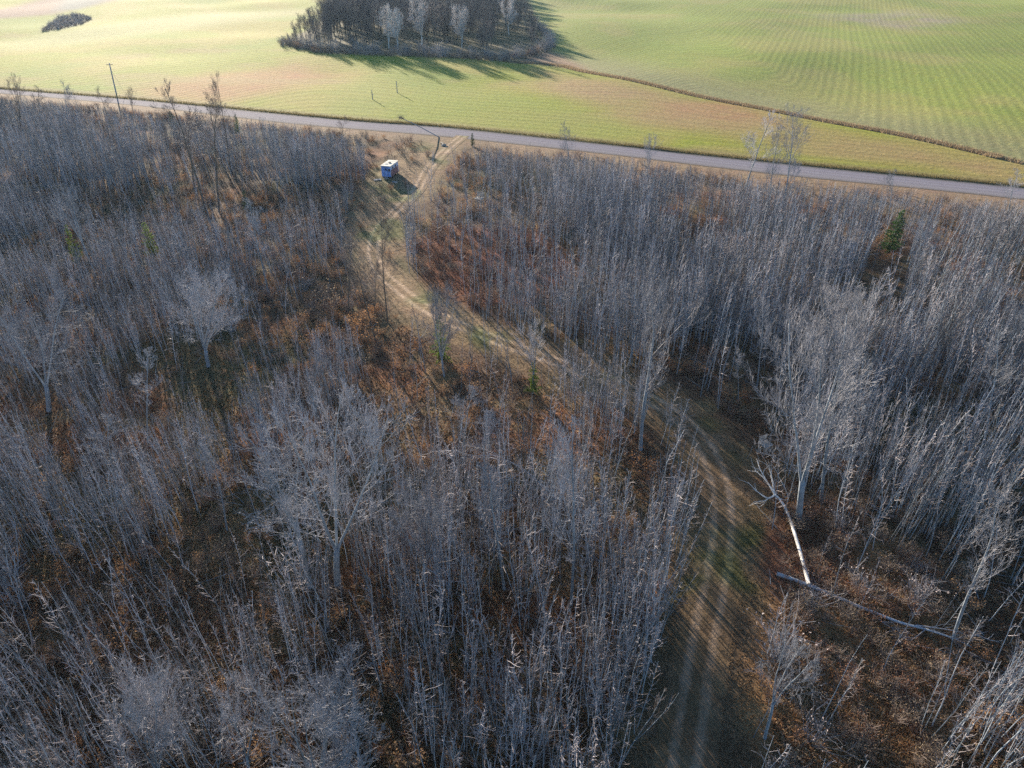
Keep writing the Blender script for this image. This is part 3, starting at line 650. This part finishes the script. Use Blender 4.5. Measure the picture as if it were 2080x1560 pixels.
# ---- shrubs
sh = {}
for nm, a, mt in [('red', (301, 1.5, 16, 240, .07), 'shrub_red'), ('orange', (302, 1.4, 14, 300, .09), 'shrub_orange'), ('tan', (303, 1.7, 18, 150, .065), 'shrub_tan'), ('grey', (304, 2.6, 18, 120, .07), 'shrub_pale'), ('red2', (305, 1.2, 14, 220, .075), 'shrub_red')]:
    s_, l_ = shrub(*a); sm_ = s_.mesh('stems'); lm_ = l_.mesh('leaves'); sm_.materials.append(M['twig_brown' if nm != 'grey' else 'twig_grey']); lm_.materials.append(M[mt]); sh[nm] = (sm_, lm_)
sh_used = {}
def place_shrub(kind, px, py, s, label, wd=1.0):
    x, y = P(px, py); e = empty('shrub', (x, y, float(hgt(x, y))), RS.rand() * 6, (s * wd, s * wd, s)); tag(e, label, 'shrub')
    for nm, me in zip(('stems', 'leaves'), sh[kind]):
        o = link(nm, me, e); (sh_used.setdefault(kind, []).append(o) if len(sh_used.get(kind, [])) < 2 else None)
for a in [('orange', 622, 548, 1.6, 'bright orange shrub in the scrub left of the track bend', 1.3), ('orange', 604, 512, 1.3, 'pale orange shrub just above the bright orange one left of the bend', 1.2),
          ('orange', 728, 672, 1.8, 'tall rust-orange shrub under the dark trees at the bend', 1.2), ('orange', 735, 700, 1.5, 'orange shrub below the tall rust-orange one', 1.2),
          ('orange', 1102, 470, 1.5, 'small orange shrub alone in the thicket above the red clearing', 1.2), ('orange', 1090, 440, 1.2, 'smaller orange shrub at the top of the red clearing', 1.2),
          ('orange', 1310, 960, 1.6, 'rust shrub on the left edge of the track below the tall lone tree', 1.3), ('red', 1330, 1005, 1.7, 'brown-red shrub on the left track edge, lower of the pair', 1.3),
          ('red', 2065, 700, 2.4, 'large red-leaved bush at the right edge of the photo', 1.2), ('orange', 1600, 1040, 1.2, 'golden shrub at the foot of the big forked tree', 1.2),
          ('red', 1440, 735, 1.7, 'red-brown shrub at the top of the dark clearing', 1.5), ('orange', 1540, 700, 1.3, 'orange-brown shrub beside the bluish tree in the dark clearing', 1.2),
          ('tan', 675, 640, 2.6, 'vase-shaped pale multi-stemmed shrub left of the dark trees', .8), ('grey', 1575, 1340, 1.6, 'pinkish twiggy bush right of the track at the bottom', 1.2),
          ('tan', 795, 332, 1.7, 'brown bush right behind the blue hut', 1.4), ('tan', 815, 312, 2.2, 'larger brown bush up the bank behind the hut', 1.4),
          ('red2', 1000, 560, 1.7, 'dark red shrub in the middle of the red clearing', 1.5)]: place_shrub(*a)
qx, qy = candidates(42000, 12, zt=2); dt, _ = dline(TR, qx, qy); dr = droad(qx, qy)
pr = .10 + .5 * sstep(.4, .65, fbm(qx, qy, 8, 40))
redz = soft([(820, 500), (900, 455), (1130, 450), (1200, 560), (1150, 640), (1040, 640), (900, 620)], qx, qy, 3); lz = soft([(300, 390), (720, 400), (800, 600), (780, 730), (560, 780), (380, 700), (60, 560), (40, 400)], qx, qy, 4)
bz = soft([(1520, 1080), (1700, 1000), (1900, 1150), (1990, 1330), (1850, 1700), (1530, 1700), (1530, 1350)], qx, qy, 2); dz_ = soft([(1290, 740), (1400, 700), (1560, 720), (1620, 830), (1600, 880), (1530, 890)], qx, qy, 2)
pr = np.clip(pr + redz * .55 + lz * .35 + bz * .5 + dz_ * .6, 0, 1) * sstep(3.6, 5.6, dt) * sstep(-7.5, -10, dr)
clr = inpoly([P(*q) for q in sparse[0][0]], qx, qy); pr = np.where(clr & (dt > 2.2), .13, pr) * (np.hypot(qx + 24, qy - 138) > 5)
m_ = RS.rand(len(qx)) < pr; qx, qy = qx[m_], qy[m_]; redz, lz, bz, dz_ = redz[m_], lz[m_], bz[m_], dz_[m_]; n = len(qx)
PRB = np.stack([.3 + redz * 2.5 + bz * .8 + dz_, .02 + lz * .07 + bz * .15, 1.2 + bz * .6, .9 * (1 - redz) * (1 - bz) + lz * 1.6, .5 + redz * 2 + dz_], 1); PRB /= PRB.sum(1)[:, None]
idx = (RS.rand(n)[:, None] > np.cumsum(PRB, 1)).sum(1).clip(0, 4)
s_ = RS.uniform(.45, 1.15, n)
order_k = ['red', 'orange', 'tan', 'grey', 'red2']
# joining lists them in reverse, so hand them over reversed
scatter('undergrowth', np.stack([qx, qy, hgt(qx, qy)], 1), RS.rand(n) * 6.28, RS.randn(n, 2) * .1, np.stack([s_ * 1.2, s_ * 1.2, s_], 1), idx, [sh_used[k] for k in order_k],
        'low brown and russet undergrowth covering the floor of the wood', 'undergrowth')
print('shrubs', n)
# shrubs and tall grass round the copse and on the pond island
ring = smooth([P(*q) for q in copse_px[:7]], 10); fx, fy = [], []
for i in range(420):
    k = crs.randint(len(ring) - 1); t = crs.rand(); fx.append(ring[k][0] * (1 - t) + ring[k + 1][0] * t + crs.randn() * 1.3); fy.append(ring[k][1] * (1 - t) + ring[k + 1][1] * t + crs.rand() * 9)
isl = [P(*q) for q in [(84, 61), (98, 48), (120, 33), (165, 29), (186, 36), (165, 48), (120, 58)]]; ix = crs.uniform(-480, -200, 60000); iy = crs.uniform(350, 620, 60000)
m_ = inpoly(isl, ix, iy); ix, iy = ix[m_][:900], iy[m_][:900]
fx = np.array(fx); fy = np.array(fy)
for nm, x_, y_, la, sz in (('copse_edge_scrub', fx, fy, 'brown scrub and tall grass fringing the far copse', 1.35), ('island_scrub', ix, iy, 'low grey-brown scrub on the oval island in the upper left field', .55)):
    n = len(x_); s_ = crs.uniform(.35, 1.5, n) * sz
    scatter(nm, np.stack([x_, y_, hgt(x_, y_)], 1), crs.rand(n) * 6.28, crs.randn(n, 2) * .1, np.stack([s_ * 1.5, s_ * 1.5, s_], 1), crs.randint(0, 3, n), [sh_used['tan'], sh_used['grey'], sh_used['red2']], la, 'scrub')

# ---- conifers
cf = []
for a in ((401, 6, 1.5, 1), (402, 6, 1.9, .7)):
    t_, c_ = conifer(*a); tm, cm_ = t_.mesh('trunk'), c_.mesh('crown'); tm.materials.append(M['bark_dark']); cm_.materials.append(M['needles']); cf.append((tm, cm_))
def place_con(k, base, toppy, label, wd=1.0, lit=False, name='spruce_tree'):
    x, y = P(*base); v = (toppy - 780) / FPX; kk = y / (cp - v * sp); h = CH - (sp + v * cp) * kk; s = h / 6.0
    e = empty(name, (x, y, 0), RS.rand() * 6, (s * wd, s * wd, s)); tag(e, label, 'conifer')
    for nm, me in zip(('trunk', 'crown'), cf[k]):
        o = link(nm, me, e)
        if lit and nm == 'crown': o.material_slots[0].link = 'OBJECT'; o.material_slots[0].material = M['needles_lit']
for a in [(0, (1806, 512), 425, 'largest dark green spruce in the right-hand thicket', 1.05), (0, (960, 297), 270, 'little dark spruce at the roadside right of the track mouth', .9),
          (1, (163, 535), 455, 'yellow-green ragged conifer furthest left', .55, True), (1, (312, 520), 450, 'yellow-green conifer left of centre in the scrub', .8, True),
          (0, (485, 270), 232, 'small dark spruce under the bushy-headed tree by the road', .9), (1, (898, 735), 640, 'green conifer half hidden by a bushy bare tree beside the track', .75, True),
          (1, (1082, 800), 735, 'small dull green conifer below the small forked tree', .8, True), (0, (355, 262), 225, 'dark conifer low against the road at upper left', 1.1),
          (0, (503, 425), 385, 'dark green conifer at the foot of the upper left dark trees', .9), (0, (1570, 432), 408, 'tiny green conifer at the foot of the feathery trees', 1.0)]: place_con(*a)

# ---------------------------------------------------------------- grass, litter, ditch grass (stuff made as one mesh each)
def tufts(name, x, y, h, wd, cols, label, cat, seed=0, lean=.35, matname=None):
    R = np.random.RandomState(seed); n = len(x); z = hgt(x, y); a = R.rand(n) * 6.28; h = h * R.uniform(.5, 1.3, n); wd = wd * R.uniform(.6, 1.4, n)
    c = np.stack([x, y, z], 1); d = np.stack([np.cos(a), np.sin(a), np.zeros(n)], 1) * wd[:, None] * .5
    t = np.stack([R.randn(n) * lean * h, R.randn(n) * lean * h, h], 1); V = np.stack([c - d, c + d, c + t], 1).reshape(-1, 3)
    F = np.arange(n * 3).reshape(-1, 3); col = cols if cols.shape[0] == n else cols[R.randint(0, len(cols), n)]; col = col * R.uniform(.65, 1.35, (n, 1))
    me = mesh_np(name, V, None, F, attrs=[("cover", 'FLOAT_COLOR', np.repeat(col, 3, 0))]); o = link(name, me, None, [M['blade']]); tag(o, label, cat, kind='stuff'); return o
m, n_, l_, b_ = newmat('blade', .8, .2); at = n_.new("ShaderNodeAttribute"); at.attribute_name = "cover"; l_.new(at.outputs["Color"], b_.inputs["Base Color"])
tr_ = n_.new("ShaderNodeBsdfTranslucent"); l_.new(at.outputs["Color"], tr_.inputs[0]); ms_ = n_.new("ShaderNodeMixShader"); ms_.inputs[0].default_value = .3
l_.new(b_.outputs[0], ms_.inputs[1]); l_.new(tr_.outputs[0], ms_.inputs[2]); l_.new(ms_.outputs[0], n_["Material Output"].inputs[0]); M['blade'] = m
R = np.random.RandomState(77)
lpx = R.uniform(-60, 2140, 330000); lpy = 280 + (1750 - 280) * R.rand(330000) ** .8; lx, ly = P(lpx, lpy); dt, _ = dline(TR, lx, ly); dr = droad(lx, ly); ok = (dr < -7) & (dt > 1.9)
lx, ly, dt = lx[ok], ly[ok], dt[ok]; lc = land(lx, ly); grass = (dt < 5) | inpoly([P(*q) for q in sparse[0][0]], lx, ly)
pal = np.array([(.30, .14, .07), (.42, .30, .18), (.18, .10, .06), (.13, .12, .05), (.50, .40, .28)])
lc = np.where(grass[:, None], lc * 1.1, lc * .5 + pal[R.choice(5, len(lx), p=[.3, .2, .3, .12, .08])] * .55)
hh = np.where(grass, .10, .26 * (.5 + fbm(lx, ly, 4, 50))); tufts('ground_cover', lx, ly, hh, np.where(grass, .08, .11), lc, 'matted dry grass, bracken and fallen leaves on the floor of the wood and track verges', 'ground cover', 5, .8)
D = np.array(smooth(DI, 3)); k = R.randint(0, len(D) - 1, 52000); t = R.rand(52000)[:, None]; q = D[k] * (1 - t) + D[k + 1] * t
seg = D[k + 1] - D[k]; nn = np.stack([-seg[:, 1], seg[:, 0]], 1); nn /= np.linalg.norm(nn, axis=1)[:, None] + 1e-9
q = q + nn * (R.randn(52000, 1) * .55 + .5); tufts('ditch_grass', q[:, 0], q[:, 1], np.full(len(q), .62), np.full(len(q), .12), np.array([(.42, .31, .19), (.34, .24, .14), (.50, .40, .26), (.24, .16, .09)]),
      'long strip of tall dry grass along the field ditch', 'grass', 6, .3)
E = np.array(smooth(RU, 6)); k = R.randint(0, len(E) - 1, 45000); t = R.rand(45000)[:, None]; q = E[k] * (1 - t) + E[k + 1] * t + np.array((0.35, .9)) * (np.abs(R.randn(45000, 1)) * 1.1 + .15)
tufts('roadside_grass', q[:, 0], q[:, 1], np.full(len(q), .35), np.full(len(q), .10), np.array([(.20, .17, .07), (.14, .11, .05), (.28, .22, .10)]), 'short tufted grass along the far edge of the road', 'grass', 8, .5)

# dead sticks and brush on the floor
st_x, st_y = candidates(5200, 19, zt=1); ds_, _ = dline(TR, st_x, st_y); k = (ds_ > 4) & (droad(st_x, st_y) < -9); st_x, st_y = st_x[k], st_y[k]; b = MB()
for x_, y_ in zip(st_x, st_y):
    a_ = R.rand() * 6.28; L_ = R.uniform(.8, 3.6); d_ = np.array((math.cos(a_), math.sin(a_), R.uniform(-.02, .14)))
    q = curve(R, (x_, y_, float(vnoise(x_, y_, 3)) * .1 + .18), d_, L_, 3, 0, .09); b.tube(q, np.linspace(R.uniform(.015, .045), .01, 4), 3)
st = b.build('fallen_sticks', M['bark_pale']); tag(st, 'dead sticks and snapped branches strewn over the floor of the wood', 'sticks', kind='stuff')

# ---------------------------------------------------------------- fallen trees
def gp(px, py, z=0.0): a = P(px, py, z); return np.array((a[0], a[1], z))
def fallen(name, spine_px, r0, r1, label, limbs, mat_t, mat_b, seed=1, twigs=5):
    R = np.random.RandomState(seed); sp_ = [gp(*q) for q in spine_px]; o3 = sp_[0].copy(); o3[2] = 0
    pts = np.array(smooth([tuple(q) for q in sp_], 5)) - o3; e = empty(name, tuple(o3)); tag(e, label, 'fallen tree')
    tb = MB(); tb.tube(pts, np.linspace(r0, r1, len(pts)), 9); tb.build('trunk', M[mat_t], e, True)
    for lm in limbs:
        L_ = [gp(*q) - o3 for q in lm[0]]; L_ = np.array(smooth([tuple(q) for q in L_], 4)); b = MB(); b.tube(L_, np.linspace(lm[1], .02, len(L_)), 5)
        for j in range(twigs):
            p, d_ = at_t(L_, R.uniform(.3, 1)); q = curve(R, p, side(R, d_, R.uniform(.3, .8)), R.uniform(.6, 1.8), 3, .03, .15); q[:, 2] = np.maximum(q[:, 2], .04); b.tube(q, np.linspace(.025, .01, 4))
        b.build('limb', M[mat_b], e)
fallen('fallen_birch', [(1643, 1187, .32), (1625, 1120, .35), (1603, 1050, .45), (1588, 1020, .6), (1574, 1005, .75)], .155, .10, 'fallen white birch with a splayed broken crown pointing at the track',
       [([(1574, 1005, .75), (1562, 985, .9), (1545, 955, 1.2), (1537, 932, 1.4)], .09), ([(1574, 1005, .75), (1568, 975, 1.1), (1562, 945, 1.5)], .08), ([(1575, 1003, .75), (1555, 975, .9), (1533, 955, .8)], .08),
        ([(1574, 1005, .75), (1560, 1012, .5), (1540, 1000, .5), (1520, 980, .6)], .09), ([(1580, 1012, .7), (1600, 1015, .5), (1596, 995, .8), (1580, 965, 1.2)], .07), ([(1565, 1010, .6), (1552, 1018, .3)], .07),
        ([(1574, 1005, .75), (1572, 985, 1.0), (1566, 960, 1.6)], .06)], 'bark_white', 'bark_white', 3)
fallen('fallen_log', [(1578, 1165, .14), (1640, 1188, .12), (1700, 1213, .12), (1765, 1240, .25), (1830, 1265, .3), (1880, 1278, .3), (1940, 1298, .3), (1975, 1315, .3)], .165, .045, 'long grey fallen log lying under the birch butt, its bare top to the right',
       [([(1860, 1270, .3), (1900, 1275, .6), (1950, 1283, .6)], .06), ([(1880, 1278, .3), (1850, 1300, .3), (1830, 1292, .3)], .05), ([(1940, 1298, .3), (1980, 1290, .7), (2010, 1300, .6)], .05), ([(1930, 1295, .3), (1960, 1320, .2), (1985, 1340, .2)], .05), ([(1765, 1240, .25), (1790, 1262, .3), (1815, 1278, .3)], .04)], 'bark_pale', 'twig_pale', 4, 7)
fallen('toppled_tree', [(1135, 1015, .3), (1100, 985, .6), (1065, 955, 1.2), (1030, 935, 2.0)], .13, .06, 'toppled thin tree with combed pale twigs over the dark hollow',
       [([(1030, 935, 2.0), (990, 915, 2.4), (950, 905, 2.2)], .05), ([(1040, 940, 1.8), (1000, 930, 1.8), (960, 930, 1.5)], .045), ([(1065, 955, 1.2), (1030, 975, 1.2), (1000, 960, 1.2)], .04), ([(1010, 925, 2.2), (960, 925, 2.6), (920, 915, 2.4), (870, 918, 1.8)], .04)], 'bark_grey', 'twig_pale', 5, 14)

# ---------------------------------------------------------------- blue hut
M['blue'] = vary('blue_panel', (.16, .32, .85), (.30, .50, .95), 2.5, .55, spec=.4, rnd=0)
M['pale_blue'] = vary('pale_blue_panel', (.45, .55, .78), (.62, .70, .88), 2, .6, rnd=0)
M['rust'] = vary('rust_panel', (.20, .10, .12), (.34, .19, .20), 2, .8, rnd=0)
M['roof'] = vary('weathered_white_roof', (.52, .50, .42), (.80, .78, .70), 1.3, .7, rnd=0)
M['black'] = vary('dark_rubber', (.02, .02, .02), (.05, .05, .05), 2, .7, rnd=0)
M['wood'] = vary('weathered_wood', (.26, .25, .24), (.46, .45, .44), 3, .85, .3, rnd=0)
M['timber_dark'] = vary('dark_timber', (.06, .045, .035), (.14, .11, .09), 3, .85, .3, rnd=0)
hx, hy = P(786, 362); hut = empty('hut', (hx, hy, 0), math.radians(-14)); hut.scale = (.9, .9, .9); tag(hut, 'small blue box hut with a pale flat roof beside the track', 'hut')
Wd, Ln, Hh, F0 = 2.1, 4.3, 2.35, .35
for sx in (-1, 1):
    for sy in (-.07, Ln + .07):
        b = MB(); b.box((sx * (Wd / 2 + .035), sy, F0 + Hh / 2), (.035, .025, Hh / 2)); b.build('corner_trim', M['pale_blue'], hut)
for nm, c, h, mt in [('front_wall', (0, 0, F0 + Hh / 2), (Wd / 2, .04, Hh / 2), 'blue'), ('back_wall', (0, Ln, F0 + Hh / 2), (Wd / 2, .04, Hh / 2), 'pale_blue'), ('side_wall', (-Wd / 2 + .04, Ln / 2, F0 + Hh / 2), (.04, Ln / 2 - .043, Hh / 2 - .003), 'rust'),
                     ('side_wall', (Wd / 2 - .04, Ln / 2, F0 + Hh / 2 - .45), (.04, Ln / 2 - .043, Hh / 2 - .45), 'rust'), ('side_wall', (Wd / 2 - .037, Ln / 2, F0 + Hh - .45), (.045, Ln / 2 - .043, .447), 'pale_blue'), ('floor', (0, Ln / 2, F0 - .06), (Wd / 2 + .02, Ln / 2 + .02, .055), 'timber_dark')]:
    b = MB(); b.box(c, h); b.build(nm, M[mt], hut)
b = MB(); b.box((0, Ln / 2, F0 + Hh + .06), (Wd / 2 + .16, Ln / 2 + .2, .055)); rf = b.build('roof', M['roof'], hut)
for k_ in (.2, .5, .8):
    b = MB(); b.box((0, Ln * k_, F0 + Hh + .125), (Wd / 2 + .15, .035, .012)); b.build('roof_batten', M['wood'], rf)
b = MB(); b.box((.05, Ln * .52, F0 + Hh + .2), (.22, .22, .09)); b.build('roof_vent', M['black'], rf)
b = MB(); b.box((-.35, Ln * .3, F0 + Hh + .14), (.28, .12, .03), .4); b.build('roof_patch', M['wood'], rf)
b = MB(); b.box((.0, -.06, F0 + 1.0), (.36, .025, .98)); dr_ = b.build('door', M['blue'], hut)
b = MB(); b.box((0, -.10, F0 + 1.62), (.17, .02, .26)); b.build('door_window', M['black'], dr_)
b = MB()
for s in (-.38, .38): b.box((s, -.07, F0 + 1.02), (.025, .035, 1.04))
b.box((0, -.07, F0 + 2.08), (.40, .035, .025)); b.build('door_frame', M['black'], hut)
b = MB(); b.box((.72, -.05, F0 + 1.5), (.2, .02, .28)); b.build('window', M['black'], hut)
for s in (1.3, 2.9):
    b = MB(); b.box((Wd / 2 + .01, s, F0 + 1.75), (.02, .35, .22)); b.build('window', M['black'], hut)
for sx in (-.8, .8):
    for sy in (.2, Ln - .2):
        b = MB(); b.box((sx, sy, .13), (.13, .13, .17)); b.build('footing', M['timber_dark'], hut)
b = MB(); b.box((0, -.35, .12), (.45, .25, .12)); b.build('step', M['wood'], hut)
for px, py, rz, s, la in [(767, 366, .3, 1, 'pale boards lying on the ground left of the hut door'), (802, 371, -.4, .7, 'small pallet lying in the shade in front of the hut')]:
    x, y = P(px, py); b = MB()
    for k in range(5): b.box((0, (k - 2) * .2 * s, .13), (.75 * s, .075 * s, .02))
    for k in (-1, 0, 1): b.box((k * .6 * s, 0, .055), (.05, .5 * s, .052))
    o = b.build('pallet', M['wood']); o.location = (x, y, 0); o.rotation_euler = (0, 0, rz); tag(o, la, 'pallet')

# ---------------------------------------------------------------- hunting stand seats, poles, posts
def stand(px, py, hs, s, rz, label):
    x, y = P(px, py); e = empty('wooden_stand', (x, y, float(hgt(x, y))), rz, s); tag(e, label, 'stand')
    for sx in (-.5, .5):
        for sy in (-.4, .4):
            b = MB(); b.tube([(sx * 1.15, sy * 1.2, -.1), (sx, sy, hs)], .045, 6); b.build('leg', M['wood'], e)
    b = MB()
    for k in range(6): b.box((0, -.5 + k * .2, hs + .03), (.68, .075, .025))
    b.build('seat', M['wood'], e)
    b = MB()
    for k in range(4): b.box((0, .58, hs + .25 + k * .2), (.66, .02, .07))
    for sx in (-.55, .55): b.box((sx, .61, hs + .45), (.035, .008, .48))
    b.build('backrest', M['wood'], e)
    b = MB()
    for k in range(5): b.box((0, -.52 + k * -.02, .3 + k * hs / 5), (.5, .03, .03))
    b.build('ladder', M['wood'], e)
stand(1550, 922, 1.5, .8, .5, 'small weathered slatted stand on thin legs beside the fallen birch crown')
stand(975, 440, 3.2, 1.05, -.3, 'pale raised slatted stand half hidden in the saplings above the red clearing')
def pole(name, base, top, r, label, cat, mat='bark_grey', extra=None, dyr=0.0):
    x, y = P(*base); z = float(hgt(x, y)); u = (top[0] - 1040) / FPX; v = (top[1] - 780) / FPX; k = (y + dyr) / (cp - v * sp); t = np.array((u * k - x, dyr, CH - (sp + v * cp) * k - z))
    e = empty(name, (x, y, z)); tag(e, label, cat); b = MB(); b.tube([(0, 0, -.3), t * .5, t], (r, r * .9, r * .75), 8); b.build('shaft', M[mat], e, True); return e, t
e, t = pole('utility_pole', (236, 190), (222, 128), .19, 'tall grey utility pole leaning slightly left beside the road at upper left', 'utility pole')
b = MB(); b.box(t * .95, (.9, .06, .07), .5); b.build('crossarm', M['timber_dark'], e)
b = MB(); b.tube([(3.5, -1.5, -.1), t * .8], .03, 4); b.build('guy_wire', M['bark_grey'], e)
for q in (-.7, 0, .7):
    b = MB(); b.tube([t * .95 + np.array((q * math.cos(.5), q * math.sin(.5), .06)), t * .95 + np.array((q * math.cos(.5), q * math.sin(.5), .28))], (.06, .04), 6); b.build('insulator', M['pale_blue'], e)
for a, la in ((((757, 202), (755, 184)), 'left of two short grey posts standing in the green field'), (((807, 188), (805, 166)), 'right and taller of two short grey posts standing in the green field')):
    e, t = pole('field_post', a[0], a[1], .13, la, 'post'); b = MB(); b.tube([t + np.array((0, 0, -.02)), t + np.array((0, 0, .12))], (.16, .1), 8); b.build('cap', M['wood'], e)
    b = MB(); b.box(t * .55 + np.array((.2, 0, 0)), (.3, .03, .06)); b.build('cross_piece', M['wood'], e)
e, t = pole('leaning_snag', (897, 279), (812, 238), .11, 'thin leaning snag with a tufted top reaching over the road', 'snag', 'bark_grey')
R = np.random.RandomState(9); b = MB()
for i in range(60):
    q = curve(R, t * R.uniform(.9, 1), side(R, t / np.linalg.norm(t), R.uniform(.3, 1.6)), R.uniform(.5, 1.3), 3, .05, .25); b.tube(q, np.linspace(.03, .012, 4))
b.build('twig_tuft', M['twig_brown'], e)
x, y = P(898, 293); cu = empty('culvert', (x, y, 0), .45); tag(cu, 'dark culvert mouth in the bank beside the track junction', 'culvert')
b = MB(); th = np.linspace(0, 2 * math.pi, 13); ring_pts = [(0, .3, .22), (0, -1.3, .18)]
b.tube(ring_pts, .3, 12); b.build('pipe', M['black'], cu)
b = MB(); b.box((0, -1.35, .12), (.5, .09, .25)); b.box((-.6, -1.5, .12), (.12, .2, .15)); b.build('headwall', M['wood'], cu)

# ---------------------------------------------------------------- haze
b = MB(); gx_, gy_ = np.abs(GX).max() + 5, GY.max() + 5; b.box((0, (gy_ - 480) / 2, 22), (gx_, (gy_ + 480) / 2, 26)); hz = b.build('haze', None); hz.data.materials.clear()
m = bpy.data.materials.new('haze'); m.use_nodes = True; n_ = m.node_tree.nodes; n_.remove(n_["Principled BSDF"]); pv = n_.new("ShaderNodeVolumePrincipled")
pv.inputs["Color"].default_value = (.55, .78, 1, 1); pv.inputs["Density"].default_value = .00009; pv.inputs["Anisotropy"].default_value = .2
m.node_tree.links.new(pv.outputs[0], n_["Material Output"].inputs["Volume"]); hz.data.materials.append(m); tag(hz, kind='stuff')
